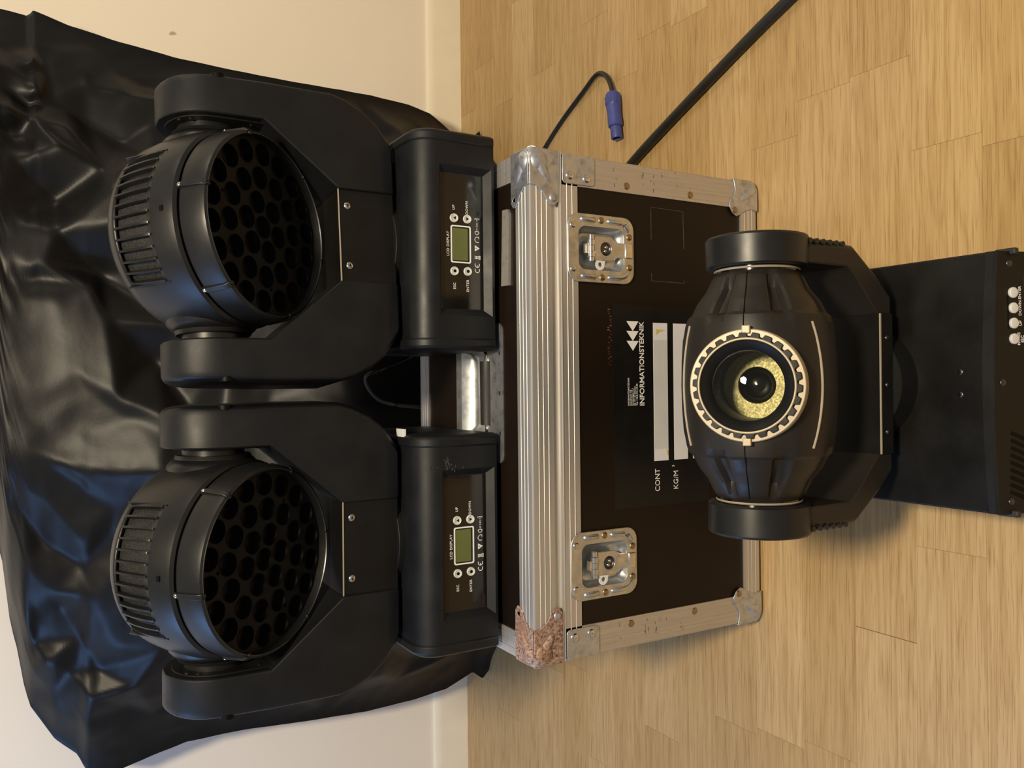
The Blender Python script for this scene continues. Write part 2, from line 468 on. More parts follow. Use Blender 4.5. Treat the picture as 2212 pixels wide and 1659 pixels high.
lidp = ribs((0.039, H), (0.003, H), 3, 0.0005, (0, 1)) + [(0.0010, H - 0.0005), (0.0003, H - 0.0020)] + \
    ribs((0.0, H - 0.0034), (0.0, 0.4245), 3, 0.0005, (-1, 0)) + \
    [(0.0042, 0.4236), (0.0048, 0.4125), (0.0005, 0.4120), (0.0005, 0.4100), (0.0075, 0.4100), (0.0075, H - 0.003), (0.039, H - 0.003)]
bodyp = [(0.004, 0.4096), (-0.0010, 0.4096), (-0.0014, 0.4086), (-0.0008, 0.4074)] + ribs((0.0, 0.4070), (0.0, 0.3785), 2, 0.0005, (-1, 0)) + [(0.004, 0.3785)]
lowp = [(0.0005, 0.0452), (-0.0012, 0.0452), (-0.0014, 0.0442), (-0.0006, 0.0434)] + ribs((0.0, 0.0428), (0.0, 0.0085), 3, 0.0005, (-1, 0)) + [(0.0015, 0.0065), (0.040, 0.0065), (0.040, 0.0095), (0.0035, 0.0095), (0.0035, 0.0443)]
MB().loft(run_x(lidp, -HW, HW)).build('lid_rail', ALU, fc, angle=20)
MB().loft([[(x, D - p[0], p[1]) for p in lidp] for x in (-HW, HW)]).build('lid_rail', ALU, fc, angle=20)
for s in (-1, 1): MB().loft(run_y(lidp, 0.001, D - 0.001, s)).build('lid_rail', ALU, fc, angle=20)
MB().loft(run_x(bodyp, -HW, HW)).build('body_rail', ALU, fc, angle=20)
MB().loft([[(x, D - p[0], p[1]) for p in bodyp] for x in (-HW, HW)]).build('body_rail', ALU, fc, angle=20)
for s in (-1, 1): MB().loft(run_y(bodyp, 0.001, D - 0.001, s)).build('body_rail', ALU, fc, angle=20)
MB().loft(run_x(lowp, -HW + 0.01, HW - 0.01)).build('base_rail', ALU, fc, angle=20)
MB().loft([[(x, D - p[0], p[1]) for p in lowp] for x in (-HW + 0.01, HW - 0.01)]).build('base_rail', ALU, fc, angle=20)
for s in (-1, 1): MB().loft(run_y(lowp, 0.01, D - 0.01, s)).build('base_rail', ALU, fc, angle=20)
for s in (-1, 1):                                    # upright corner rails, front and back
    for fr in (0, 1):
        w = 0.0465
        pr = [(0.0, w), (0.0, 0.003), (0.0010, 0.0008), (0.003, 0.0), (w, 0.0), (w, 0.003), (0.0035, 0.0035), (0.0035, w)]
        rg = [[(s * (HW - a), (b if fr == 0 else D - b), z) for a, b in pr] for z in (0.010, 0.4072)]
        MB().loft(rg).build('corner_rail', ALUV, fc, angle=20)

LATX = (0.2360, -0.2385)      # latch centres, case coordinates
LATZ = 0.3370
def latch_hole(cx): return rrect(0.066, 0.086, 0.013, 5, cx, LATZ)
MB().prism([(-HW + 0.02, 0.03), (HW - 0.02, 0.03), (HW - 0.02, 0.40), (-HW + 0.02, 0.40)], [latch_hole(x) for x in LATX], (0, 0, 0), (1, 0, 0), (0, 0, 1), (0, 1, 0), 0.0025, 0.011).build('front_panel', LAM, fc, smooth=False)
MB().box(-HW + 0.02, HW - 0.02, D - 0.011, D - 0.0025, 0.03, 0.40).build('back_panel', LAM, fc, smooth=False)
for s in (-1, 1):
    a, b = sorted((s * (HW - 0.0025), s * (HW - 0.011)))
    MB().box(a, b, 0.011, D - 0.011, 0.03, 0.455).build('side_panel', LAM, fc, smooth=False)
MB().box(-HW + 0.011, HW - 0.011, 0.011, D - 0.011, 0.0095, 0.018).build('base_panel', LAM, fc, smooth=False)
HX, HY = 0.020, 0.163         # lid handle centre
MB().prism([(-HW + 0.03, 0.03), (HW - 0.03, 0.03), (HW - 0.03, D - 0.03), (-HW + 0.03, D - 0.03)], [rrect(0.150, 0.094, 0.010, 4, HX, HY + 0.014)], (0, 0, 0), (1, 0, 0), (0, 1, 0), (0, 0, 1), 0.452, 0.4600).build('lid_panel', LAM, fc, smooth=False)

# spring handle recessed in the lid
hp = MB().prism(rrect(0.215, 0.156, 0.012, 4, HX, HY), [rrect(0.146, 0.090, 0.010, 4, HX, HY + 0.014)] + [circ(HX + x, HY - 0.068, 0.0036, 12) for x in (-0.062, 0.0, 0.062)], (0, 0, 0), (1, 0, 0), (0, 1, 0), (0, 0, 1), 0.4600, 0.4616).build('handle_plate', GALV, fc, smooth=False, angle=20)
rg = [[(x, y, z) for x, y in rrect(0.146 - d, 0.090 - d, 0.010, 4, HX, HY + 0.014)] for z, d in ((0.4614, 0.0), (0.448, 0.010), (0.438, 0.026))]
MB().loft(rg, False, True).build('handle_tray', ZINC, hp, angle=50)
MB().tube([(HX - 0.050, HY - 0.028, 0.4600), (HX + 0.050, HY - 0.028, 0.4600)], 0.0120, 18).build('handle_grip', RUBBER, hp)
for s in (-1, 1):
    MB().tube([(HX + s * 0.050, HY - 0.028, 0.4600), (HX + s * 0.060, HY - 0.028, 0.4600), (HX + s * 0.067, HY - 0.024, 0.4600), (HX + s * 0.070, HY - 0.012, 0.4580), (HX + s * 0.070, HY + 0.022, 0.4550)], 0.0045, 10).build('handle_wire', CHROME, hp)
MB().prism([(-0.057, -0.010), (0.050, -0.010), (0.057, -0.005), (0.057, 0.010), (-0.057, 0.012)], [], (0.2390, 0.068, 0), (cos(-0.03), sin(-0.03), 0), (-sin(-0.03), cos(-0.03), 0), (0, 0, 1), 0.4600, 0.4640).build('lid_stay_plate', ALUV, fc, smooth=False)

# corner brackets: three sheet faces, a ball and pressed ridges
EAR = [(0.0, 0.014), (0.005, 0.005), (0.014, 0.0), (0.053, 0.0), (0.0535, 0.010), (0.061, 0.021), (0.073, 0.029), (0.0805, 0.036), (0.0805, 0.043), (0.073, 0.0495), (0.0, 0.0495)]
EARSLOT = [(0.0605 + 0.0045 * cos(2 * pi * k / 12) , 0.0385 + 0.0035 * sin(2 * pi * k / 12)) for k in range(12)]
def top_corner(s, mat, lab):
    C = Vector((s * (HW + 0.0005), -0.0005, H + 0.0005)); ex = Vector((-s, 0, 0)); ey = Vector((0, 1, 0)); ez = Vector((0, 0, -1))
    mb = MB()
    mb.prism(EAR, [], C, ex, ez, -ey, 0.0, 0.0018)
    mb.prism(EAR, [[(0.069 + 0.0030 * cos(2 * pi * k / 14), 0.0395 + 0.0048 * sin(2 * pi * k / 14)) for k in range(14)]], C, ex, ey, -ez, 0.0, 0.0018)
    mb.prism([(0, 0.014), (0.005, 0.005), (0.014, 0), (0.0495, 0), (0.0495, 0.050), (0.0, 0.050)], [], C, ey, ez, -ex, 0.0, 0.0018)
    o = mb.build('corner_bracket', mat, fc, bevel=0.0008, seg=2)
    if lab: o['label'] = lab
    rings = []
    b = MB(); c = C + (ex + ey + ez) * 0.0165
    for i in range(13):
        th = pi * i / 12
        rings.append([c + Vector((0.0235 * sin(th) * cos(2 * pi * k / 24), 0.0235 * sin(th) * sin(2 * pi * k / 24), 0.0235 * cos(th))) for k in range(24)])
    b.loft(rings)
    b.build('corner_ball', mat, o, angle=60)
    for e1, e2, n in ((ex, ez, ey), (ex, ey, ez), (ey, ez, ex)):
        p0 = C + e1 * 0.012 + e2 * 0.012 + n * 0.006; p1 = C + e1 * 0.050 + e2 * 0.036 + n * 0.001
        if n == ex: p1 = C + e1 * 0.034 + e2 * 0.034 + n * 0.001
        MB().tube([p0.lerp(p1, t / 5) for t in range(6)], [0.0125, 0.0115, 0.0100, 0.008, 0.0055, 0.0015], 14).build('pressed_ridge', mat, o, angle=60)
    rv = MB(); dome_rivet(rv, C + ex * 0.069 + ez * 0.0395 - ey * 0.0018, -ey, 0.0062, 0.0022)
    rv.build('rivet', GALV, o)
top_corner(1, GALV, None)
top_corner(-1, RUST, 'corroded reddish speckled corner bracket')
LOW = [(0, 0.014), (0.005, 0.005), (0.014, 0), (0.056, 0), (0.054, 0.006), (0.052, 0.018), (0.056, 0.028), (0.064, 0.036), (0.066, 0.046), (0.060, 0.056), (0.050, 0.062), (0.044, 0.060), (0.030, 0.052), (0.016, 0.047), (0.006, 0.049), (0, 0.050)]
for s in (-1, 1):
    C = Vector((s * (HW + 0.0006), -0.0006, 0.0055)); ex = Vector((-s, 0, 0)); ey = Vector((0, 1, 0)); ez = Vector((0, 0, 1))
    mb = MB()
    mb.prism([(b, a) for a, b in LOW], [], C, ex, ez, -ey, 0.0, 0.0018)
    mb.prism([(0, 0.014), (0.005, 0.005), (0.014, 0), (0.048, 0), (0.048, 0.050), (0.0, 0.054)], [], C, ey, ez, -ex, 0.0, 0.0018)
    o = mb.build('corner_bracket', GALV, fc, bevel=0.0008, seg=2)
    b = MB(); c = C + (ex + ey + ez) * 0.0155; rings = []
    for i in range(13):
        th = pi * i / 12
        rings.append([c + Vector((0.0205 * sin(th) * cos(2 * pi * k / 24), 0.0205 * sin(th) * sin(2 * pi * k / 24), 0.0205 * cos(th))) for k in range(24)])
    b.loft(rings); b.build('corner_ball', GALV, o, angle=60)
    rd = MB()
    p0 = C + ex * 0.012 + ez * 0.012 + ey * 0.006; p1 = C + ex * 0.038 + ez * 0.042 + ey * 0.001
    rd.tube([p0.lerp(p1, t / 5) for t in range(6)], [0.012, 0.0115, 0.0100, 0.008, 0.0055, 0.0015], 14)
    rd.build('pressed_ridge', GALV, o, angle=60)
    rv = MB(); dome_rivet(rv, C + ex * 0.052 + ez * 0.0535 - ey * 0.0018, -ey, 0.0058, 0.0018)
    rv.build('rivet', BRASS, o)
# flat corner plates with two rivets, and the rivets down the upright rails
for s in (-1, 1):
    cp = MB().prism(rrect(0.044, 0.058, 0.006, 4, s * (HW - 0.0225), 0.3775), [], (0, 0, 0), (1, 0, 0), (0, 0, 1), (0, -1, 0), 0.0006, 0.0024).build('corner_plate', GALV, fc, bevel=0.0006)
    rv = MB(); dome_rivet(rv, (s * (HW - 0.032), -0.0024, 0.3935), (0, -1, 0), 0.0068, 0.0026, 0.002); rv.build('rivet', CHROME, cp)
    rv = MB(); dome_rivet(rv, (s * (HW - 0.034), -0.0024, 0.3635), (0, -1, 0), 0.0066, 0.0026, 0.002); rv.build('rivet', CHROME, cp)
    for z in (0.2860, 0.1560):
        rv = MB(); dome_rivet(rv, (s * (HW - 0.036), 0.0, z), (0, -1, 0), 0.0058, 0.0014); rv.build('rivet', BRASS, fc)
    # scuffs on the upright rails
    sc = MB(); random.seed(3 + s)
    for _ in range(16):
        z = random.choice((0.31, 0.255, 0.235, 0.215, 0.185)) + random.uniform(-0.004, 0.004); x = s * (HW - random.uniform(0.004, 0.040))
        w = random.uniform(0.001, 0.004); h = random.uniform(0.0003, 0.0010)
        sc.prism([(-w, -h), (w, -h * 0.6), (w * 0.8, h), (-w * 0.7, h * 0.8)], [], (x, 0, z), (1, 0, 0), (0, 0, 1), (0, -1, 0), 0.0, 0.00025)
    o = sc.build('scuff_marks', SCUFFR, fc, smooth=False); o['kind'] = 'stuff'
random.seed(11)

# butterfly latches
def latch(cx):
    O = Vector((cx, 0, LATZ)); X = Vector((1, 0, 0)); Z = Vector((0, 0, 1)); Y = Vector((0, -1, 0))
    lp = MB().prism(rrect(0.1020, 0.1225, 0.019, 6), [rrect(0.064, 0.084, 0.012, 5)], O, X, Z, Y, 0.0012, 0.0030).build('butterfly_latch', ZINC, fc, bevel=0.0007)
    rg = [[(cx + x, y, LATZ + z) for x, z in rrect(0.064 - d, 0.084 - d, 0.012, 5)] for y, d in ((-0.0028, 0.0), (0.003, 0.004), (0.0095, 0.012), (0.0105, 0.016))]
    MB().loft(rg, False, True).build('dish', ZINC, lp, angle=60)
    for x in (-0.0425, 0.0425):
        MB().tube([O + X * x + Z * z + Y * 0.0022 for z in (0.0395, 0.037, 0.013, 0.0105)], [0.0012, 0.0042, 0.0042, 0.0012], 12).build('pressed_ridge', ZINC, lp, angle=60)
        sx = 1 if x > 0 else -1
        MB().tube([O + X * (x - sx * dx) + Z * z + Y * 0.0022 for z, dx in ((-0.0100, 0.0), (-0.0125, 0.0), (-0.036, 0.001), (-0.044, 0.004), (-0.0495, 0.011), (-0.051, 0.014))], [0.0012, 0.0042, 0.0043, 0.0043, 0.0040, 0.0012], 12).build('pressed_ridge', ZINC, lp, angle=60)
    for (x, z), m, hole in (((0.0325, 0.0525), CHROME, 0.0016), ((-0.0325, 0.0525), CHROME, 0.0016), ((0.0430, 0.0005), BRASS, 0), ((-0.0430, -0.0005), BRASS, 0), ((0.0215, -0.0525), BRASS, 0), ((-0.0255, -0.0525), BRASS, 0)):
        rv = MB(); dome_rivet(rv, O + X * x + Z * z + Y * 0.0030, Y, 0.0052, 0.0020, hole); rv.build('rivet', m, lp)
    wing = [(-0.017, 0.013), (-0.018, -0.018), (-0.014, -0.025), (-0.011, -0.030), (-0.0115, -0.046), (0.0115, -0.046), (0.0115, -0.030), (0.014, -0.025), (0.0185, -0.018), (0.0185, 0.013)]
    MB().prism(wing, [circ(0.0005, -0.008, 0.0102, 24)], O, X, Z, Y, 0.0010, 0.0032).build('twist_wing', ZINC, lp, bevel=0.0006)
    MB().tube([O + Z * z + Y * y for z, y in ((-0.044, 0.0022), (-0.050, 0.0040), (-0.057, 0.0034))], 0.0001, 4)
    MB().prism([(-0.0115, -0.044), (0.0115, -0.044), (0.0115, -0.0575), (-0.0115, -0.0575)], [], O, X, Z, Y, 0.0024, 0.0054).build('wing_tip', CHROME, lp, bevel=0.0012)
    er = [(-0.010, 0.006), (-0.013, 0.009)] + [(-0.0235 + 0.0085 * cos(radians(a)), 0.002 + 0.0085 * sin(radians(a))) for a in range(80, 281, 20)] + [(-0.012, -0.010)]
    MB().prism(er, [circ(-0.0235, 0.002, 0.0034, 14)], O, X, Z, Y, 0.0002, 0.0018).build('padlock_ear', PAPER, lp, bevel=0.0005)
    hg = MB()
    for i, (x0, x1, r) in enumerate(((-0.0195, -0.0135, 0.0045), (-0.0135, -0.0050, 0.0056), (-0.0050, 0.0040, 0.0050), (0.0040, 0.0125, 0.0056), (0.0125, 0.0200, 0.0045))):
        hg.tube([O + X * (x0 + 0.0003) + Z * 0.0195 + Y * 0.0026, O + X * (x1 - 0.0003) + Z * 0.0195 + Y * 0.0026], r, 16)
    hg.box(cx - 0.0075, cx + 0.0065, -0.0035, 0.004, LATZ + 0.018, LATZ + 0.0285)
    hg.build('hinge_barrel', CHROME, lp)
    sc = MB().lathe([(-0.004, 0.0098), (0.0020, 0.0098), (0.0026, 0.0085), (0.0012, 0.0070), (0.0010, 0.0004)], 24, off=O + Z * -0.008 + X * 0.0005)
    sc.build('twist_screw', STEELD, lp)
    for q in (-0.0028, 0.0034):
        rv = MB(); dome_rivet(rv, O + X * q + Z * (-0.008 - q * 0.4) + Y * 0.0016, Y, 0.0026, 0.0020); rv.build('screw_pin', CHROME, lp)
for x in LATX: latch(x)

# shipping label on the front (absolute x converted to case x by +0.034)
def XC(x): return x + 0.034
YL = 0.0025
lb = MB().box(XC(-0.194), XC(0.1201), YL - 0.0004, YL, 0.120, 0.3138).build('shipping_label', LABEL, fc, smooth=False)
YP = YL - 0.0006
for z0, z1 in ((0.2060, 0.2350), (0.1650, 0.1938), (0.130, 0.154)):
    MB().box(XC(-0.1238), XC(0.0940), YP - 0.0002, YL, z0, z1).build('label_stripe', PAPER, lb, smooth=False)
MB().box(XC(-0.105), XC(0.067), YP - 0.0004, YP, 0.2062, 0.2348).build('tape_strip', TAPE, lb, smooth=False)
for pl in ([(0.0845, 0.2300), (0.0835, 0.2140), (0.0830, 0.2095), (0.0800, 0.2220), (0.0745, 0.2310)], [(-0.1120, 0.2105), (-0.1165, 0.2065), (-0.1085, 0.2066), (-0.1060, 0.2110)]):
    MB().prism(pl, [], (0.034, YP - 0.0004, 0), (1, 0, 0), (0, 0, 1), (0, -1, 0), 0, 0.0002).build('glue_stain', STAIN, lb, smooth=False)
for i in range(3):
    x = 0.0815 - i * 0.0152
    MB().prism([(x - 0.0002, 0.2755), (x + 0.0150, 0.2865 + 0.0012), (x + 0.0150, 0.2865 - 0.0222)], [], (0.034 - 0.0013, YP, 0.0), (1, 0, 0), (0, 0, 1), (0, -1, 0), 0, 0.0002).build('logo_triangle', WHITE, lb, smooth=False)
text('lettering', 'INFORMATIONSTEKNIK', 0.0128, (XC(0.0292), YP, 0.2578), WHITE, lb, bold=0.012, stretch=0.955)
for i, s in enumerate(('INFORMATIONSTEKNIK', 'Scandinavia AB', 'Smidesvägen 5-7', 'SE 171 41 SOLNA', 'Tel: +46.8.446 63 00')):
    text('lettering', s, 0.0044, (XC(-0.0355), YP, 0.2846 - i * 0.0041), WHITE, lb, ax='LEFT', stretch=0.92)
text('lettering', 'CONT', 0.0135, (XC(-0.1540), YP, 0.2285), WHITE, lb, stretch=0.92)
text('lettering', 'KG/M', 0.0135, (XC(-0.1560), YP, 0.1905), WHITE, lb, stretch=0.92)
text('lettering', '3', 0.0070, (XC(-0.1335), YP, 0.1960), WHITE, lb)
rs = MB()
for (x0, z0, x1, z1, w) in ((0.276, 0.2365, 0.225, 0.2363, 0.0004), (0.276, 0.2365, 0.2755, 0.172, 0.0003), (0.276, 0.170, 0.215, 0.1685, 0.0004), (0.160, 0.2362, 0.1595, 0.169, 0.0004), (0.1595, 0.169, 0.164, 0.1689, 0.0006), (0.160, 0.236, 0.172, 0.2362, 0.0004)):
    d = Vector((x1 - x0, z1 - z0)).normalized(); n = Vector((-d.y, d.x)) * w
    rs.prism([(x0 + n.x, z0 + n.y), (x1 + n.x, z1 + n.y), (x1 - n.x, z1 - n.y), (x0 - n.x, z0 - n.y)], [], (0.034, YL, 0), (1, 0, 0), (0, 0, 1), (0, -1, 0), 0, 0.0002)
rs.build('sticker_outline', RESID, fc, smooth=False)
rs = MB(); random.seed(5)
for i in range(26):
    x = 0.112 - i * 0.0034 + random.uniform(-0.001, 0.001); z = 0.3185 + random.uniform(-0.002, 0.004); w = random.uniform(0.0004, 0.0013); h = random.uniform(0.0008, 0.0028)
    rs.prism([(x - w, z - h), (x + w, z - h * 0.7), (x + w * 0.6, z + h), (x - w * 0.8, z + h * 0.6)], [], (0.034, YL, 0), (1, 0, 0), (0, 0, 1), (0, -1, 0), 0, 0.0002)
o = rs.build('worn_sticker_flecks', RESIDO, fc, smooth=False); o['kind'] = 'stuff'

# ------------------------------------------------------------------ wash lights on the case
cup_me = []
def led_cup_mesh():
    if not cup_me:
        cup_me.append(MB().lathe([(-0.0010, 0.0156), (0.0006, 0.0159), (0.0009, 0.0152), (-0.0030, 0.0148), (-0.0110, 0.0120), (-0.0100, 0.0080), (-0.0090, 0.0002)], 24).mesh('led_cup'))
        me = cup_me[0]; me.materials.append(DEEP)
        me.polygons.foreach_set('use_smooth', [True] * len(me.polygons)); me.set_sharp_from_angle(angle=radians(50))
    return cup_me[0]

def wash_light(cx, yaw, tilt, roll, label, tag_side):
    t = empty('wash_light', (cx, 0.215, 0.4645), label, 'stage light', 'twin wash lights on the flight case')
    # --- base
    W = 0.1445; y0, y1, z0, z1, r = -0.128, 0.130, 0.0075, 0.1350, 0.034
    def prof(g, zb=None):
        p = [(y0 - g, zb if zb is not None else z0), ]
        for k in range(9):
            a = pi - (pi / 2) * k / 8
            p.append((y0 + r + (r + g) * cos(a), z1 - r + (r + g) * sin(a)))
        for k in range(9):
            a = pi / 2 - (pi / 2) * k / 8
            p.append((y1 - r + (r + g) * cos(a), z1 - r + (r + g) * sin(a)))
        p.append((y1 + g, zb if zb is not None else z0)); return p
    bs = MB().loft([[(x, p[0], p[1]) for p in prof(0)] for x in (-W - 0.004, W + 0.004)]).build('base_housing', BLK, t)
    px, pz0, pz1 = 0.1115, 0.0115, 0.0985
    c = MB().loft([[(-px, y0 - 0.006, pz0 - 0.0), (px, y0 - 0.006, pz0), (px, y0 - 0.006, pz1 + 0.002), (-px, y0 - 0.006, pz1 + 0.002)],
                   [(-px, y0 - 0.0001, pz0), (px, y0 - 0.0001, pz0), (px, y0 - 0.0001, pz1), (-px, y0 - 0.0001, pz1)],
                   [(-0.1020, y0 + 0.009, 0.0220), (0.1020, y0 + 0.009, 0.0220), (0.1020, y0 + 0.009, 0.0945), (-0.1020, y0 + 0.009, 0.0945)]]).build('cutter', None, t, smooth=False)
    cut(bs, c)
    for s in (-1, 1):
        rings = []
        for x, g in ((W, 0.0025), (W + 0.0140, 0.0025), (W + 0.0185, -0.006)):
            rings.append([(s * x, p[0], p[1]) for p in prof(g, 0.0070)])
        MB().loft(rings).build('end_cap', BLK, bs, bevel=0.003)
        # carrying handle lip on top of the end
        MB().loft([[(s * (W + 0.004), y, z1 - 0.004), (s * (W + 0.004), y, z1 + 0.010), (s * (W - 0.020), y, z1 + 0.004), (s * (W - 0.020), y, z1 - 0.004)] for y in (-0.045, 0.075)]).build('handle_lip', BLK, bs, bevel=0.004)
    for x in (-0.095, 0.095):
        for y in (-0.085, 0.085):
            MB().lathe([(-0.002, 0.017), (0.009, 0.020)], 20, 'Z', True, True, (x, y, 0)).build('foot', RUBBER, t, bevel=0.001)
    if tag_side:
        MB().box(tag_side * (W + 0.010), tag_side * (W + 0.026), -0.075, -0.045, z1 - 0.002, z1 + 0.001).build('paper_tag', PAPER, bs, smooth=False)
        sc = MB(); random.seed(9)
        for _ in range(26):
            x = 0.118 + random.gauss(0, 0.006); z = 0.088 + random.gauss(0, 0.010); w = random.uniform(0.0006, 0.003); h = random.uniform(0.0003, 0.001)
            sc.prism([(x - w, z - h), (x + w, z - h * 0.6), (x + w * 0.6, z + h), (x - w * 0.8, z + h * 0.7)], [], (0, y0, 0), (1, 0, 0), (0, 0, 1), (0, -1, 0), 0, 0.0002)
        sc.build('scuff_marks', SCUFF, bs, smooth=False)['kind'] = 'stuff'
    # --- control panel
    yp = y0 + 0.0088
    pn = MB().box(-0.1005, 0.1005, yp - 0.0006, yp + 0.001, 0.0230, 0.0940).build('control_panel', GLOSS, t, smooth=False)
    yt = yp - 0.0008
    lx, lz = -0.0040, 0.0605
    MB().prism(rrect(0.0560, 0.0335, 0.003, 4, lx, lz), [rrect(0.0520, 0.0295, 0.002, 4, lx, lz)], (0, yt, 0), (1, 0, 0), (0, 0, 1), (0, -1, 0), 0, 0.0008).build('screen_frame', WHITE, pn, smooth=False)
    MB().prism(rrect(0.0480, 0.0250, 0.001, 2, lx, lz + 0.001), [], (0, yt, 0), (1, 0, 0), (0, 0, 1), (0, -1, 0), 0, 0.0003).build('lcd_screen', LCD, pn, smooth=False)
    for bx, bz, kind in ((-0.0445, 0.0718, 'o'), (0.0345, 0.0718, '^'), (-0.0440, 0.0498, 'o'), (0.0345, 0.0498, 'v')):
        bt = MB().lathe([(0.0, 0.0066), (0.0022, 0.0066), (0.0030, 0.0058), (0.0024, 0.0050), (0.0024, 0.0002)], 24, off=(bx, yt, bz)).build('button', WHITEB, pn, angle=50)
        yy = yt - 0.00245
        if kind == 'o': MB().prism(circ(bx, bz, 0.0024, 16), [], (0, yy, 0), (1, 0, 0), (0, 0, 1), (0, -1, 0), 0, 0.0002).build('button_mark', DEEP, pn, smooth=False)
        else:
            d = 0.0022 if kind == '^' else -0.0022
            MB().prism([(bx - 0.0026, bz - d), (bx + 0.0026, bz - d), (bx, bz + d)], [], (0, yy, 0), (1, 0, 0), (0, 0, 1), (0, -1, 0), 0, 0.0002).build('button_mark', DEEP, pn, smooth=False)
    text('lettering', 'LCD DISPLAY', 0.0058, (lx, yt, 0.0818), WHITE, pn, bold=0.003, spacing=1.08)
    text('lettering', 'ESC', 0.0058, (-0.0665, yt, 0.0712), WHITE, pn, bold=0.003, spacing=1.08)
    text('lettering', 'ENTER', 0.0058, (-0.0655, yt, 0.0493), WHITE, pn, bold=0.003, spacing=1.08)
    text('lettering', 'UP', 0.0058, (0.0505, yt, 0.0718), WHITE, pn, bold=0.003, spacing=1.08)
    text('lettering', 'DOWN', 0.0058, (0.0515, yt, 0.0498), WHITE, pn, bold=0.003, spacing=1.08)
    zi = 0.0330
    ic = MB(); ax = ((1, 0, 0), (0, 0, 1), (0, -1, 0), 0, 0.0002)
    def stroke(pts, w=0.0004):
        for a, b in zip(pts, pts[1:]):
            a, b = Vector(a), Vector(b); d = (b - a); 
            if d.length < 1e-6: continue
            d.normalize(); n = Vector((-d.y, d.x)) * w
            ic.prism([a + n, b + n, b - n, a - n][::-1], [], (0, yt, 0), *ax)
    def arc(cx_, cz_, rr, a0, a1, n=8): return [(cx_ + rr * cos(radians(a0 + (a1 - a0) * k / n)), cz_ + rr * sin(radians(a0 + (a1 - a0) * k / n))) for k in range(n + 1)]
    stroke(arc(-0.0410, zi, 0.0038, 60, 300), 0.0005); stroke(arc(-0.0330, zi, 0.0038, 60, 300), 0.0005); stroke([(-0.0366, zi), (-0.0335, zi)], 0.0005)
    stroke([(-0.0245, zi + 0.0040), (-0.0195, zi - 0.0030)]); stroke([(-0.0195, zi + 0.0040), (-0.0245, zi - 0.0030)])
    stroke([(-0.0240, zi + 0.0035), (-0.0200, zi + 0.0035), (-0.0206, zi - 0.0022), (-0.0234, zi - 0.0022), (-0.0240, zi + 0.0035)])
    stroke([(-0.0250, zi - 0.0046), (-0.0190, zi - 0.0046)], 0.0007)
    ic.prism([(-0.0125, zi + 0.0038), (-0.0035, zi + 0.0038), (-0.0080, zi - 0.0042)], [], (0, yt, 0), *ax)
    stroke([(0.0010, zi - 0.0030), (0.0010, zi + 0.0015), (0.0050, zi + 0.0042), (0.0090, zi + 0.0015), (0.0090, zi - 0.0030), (0.0060, zi - 0.0030)])
    stroke(arc(0.0158, zi, 0.0032, 90, 270) + [(0.0172, zi - 0.0032), (0.0172, zi + 0.0032), (0.0158, zi + 0.0032)])
    stroke([(0.0185, zi), (0.0225, zi)]); stroke([(0.0325, zi), (0.0355, zi)]); stroke([(0.0350, zi + 0.0036), (0.0366, zi + 0.0036), (0.0366, zi - 0.0036), (0.0350, zi - 0.0036)])
    ic.build('safety_symbols', WHITE, pn, smooth=False)
    text('lettering', 'F', 0.0042, (-0.0080, yt - 0.0003, zi + 0.0012), DEEP, pn, bold=0.01)
    text('lettering', '0.6m', 0.0036, (0.0275, yt, zi), WHITE, pn)
    # --- turntable and yoke (panned by yaw)
    MB().lathe([(z1 - 0.002, 0.074), (z1 + 0.010, 0.074)], 40, 'Z', True, True).build('pan_collar', BLKD, t, bevel=0.001)
    RY = (0, 0, yaw)
    PZ = 0.3955
    for s in (-1, 1):
        secs = [(0.1420, 0.068, 0.140, 0.066), (0.1470, 0.068, 0.152, 0.069), (0.1650, 0.068, 0.176, 0.070), (0.1880, 0.068, 0.195, 0.070), (0.2140, 0.068, 0.2075, 0.070), (0.2300, 0.068, 0.2120, 0.070),
                (0.2340, 0.0715, 0.2130, 0.070), (0.3330, 0.1550, 0.2130, 0.070), (PZ, 0.1540, 0.2110, 0.070)]
        rr = 0.070
        for k in range(1, 9):
            a = (pi / 2) * k / 8.4
            secs.append((PZ + rr * sin(a), 0.1540, 0.2110 - 0.010 * (k / 8) ** 3, max(0.004, rr * cos(a))))
        rings = []
        for z, xi, xo, yh in secs:
            ch = min(0.012, yh * 0.6, (xo - xi) * 0.3)
            q = [(xi, -yh), (xo - ch, -yh), (xo - ch * 0.3, -yh + ch * 0.3), (xo, -yh + ch), (xo, yh - ch), (xo - ch * 0.3, yh - ch * 0.3), (xo - ch, yh), (xi, yh)]
            rings.append([(s * x, y, z) for x, y in q])
        arm = MB().loft(rings).build('yoke_arm', BLK, t, angle=28, bevel=0.0025, rot=RY)
        # inner cover with screws, slightly inset, rounded at the top like the arm
        cv = [(y, z) for y, z in ((-0.058, 0.318), (-0.058, PZ))] + [(-0.058 * cos(radians(a)), PZ + 0.058 * sin(radians(a))) for a in range(15, 180, 15)] + [(0.058, PZ), (0.058, 0.318)]
        MB().prism(cv, [], (s * 0.1545, 0, 0), (0, 1, 0), (0, 0, 1), (-s, 0, 0), 0, 0.0022).build('inner_cover', BLKD, arm, bevel=0.0008)
        ww = MB()
        for y, z in ((-0.040, 0.425), (0.040, 0.425), (-0.045, 0.345), (-0.030, 0.438)):
            dome_rivet(ww, (s * 0.1523, y, z), (-s, 0, 0), 0.0032, 0.0014)
        ww.build('cover_screw', STEELD, arm)
        # seam rib round the outer half of the arm and notch near its top
        MB().lathe([(s * 0.2055, 0.0095), (s * 0.2125, 0.0095)], 16, 'X', True, True, (0, -0.058, PZ - 0.004)).build('arm_notch', DEEP, arm)
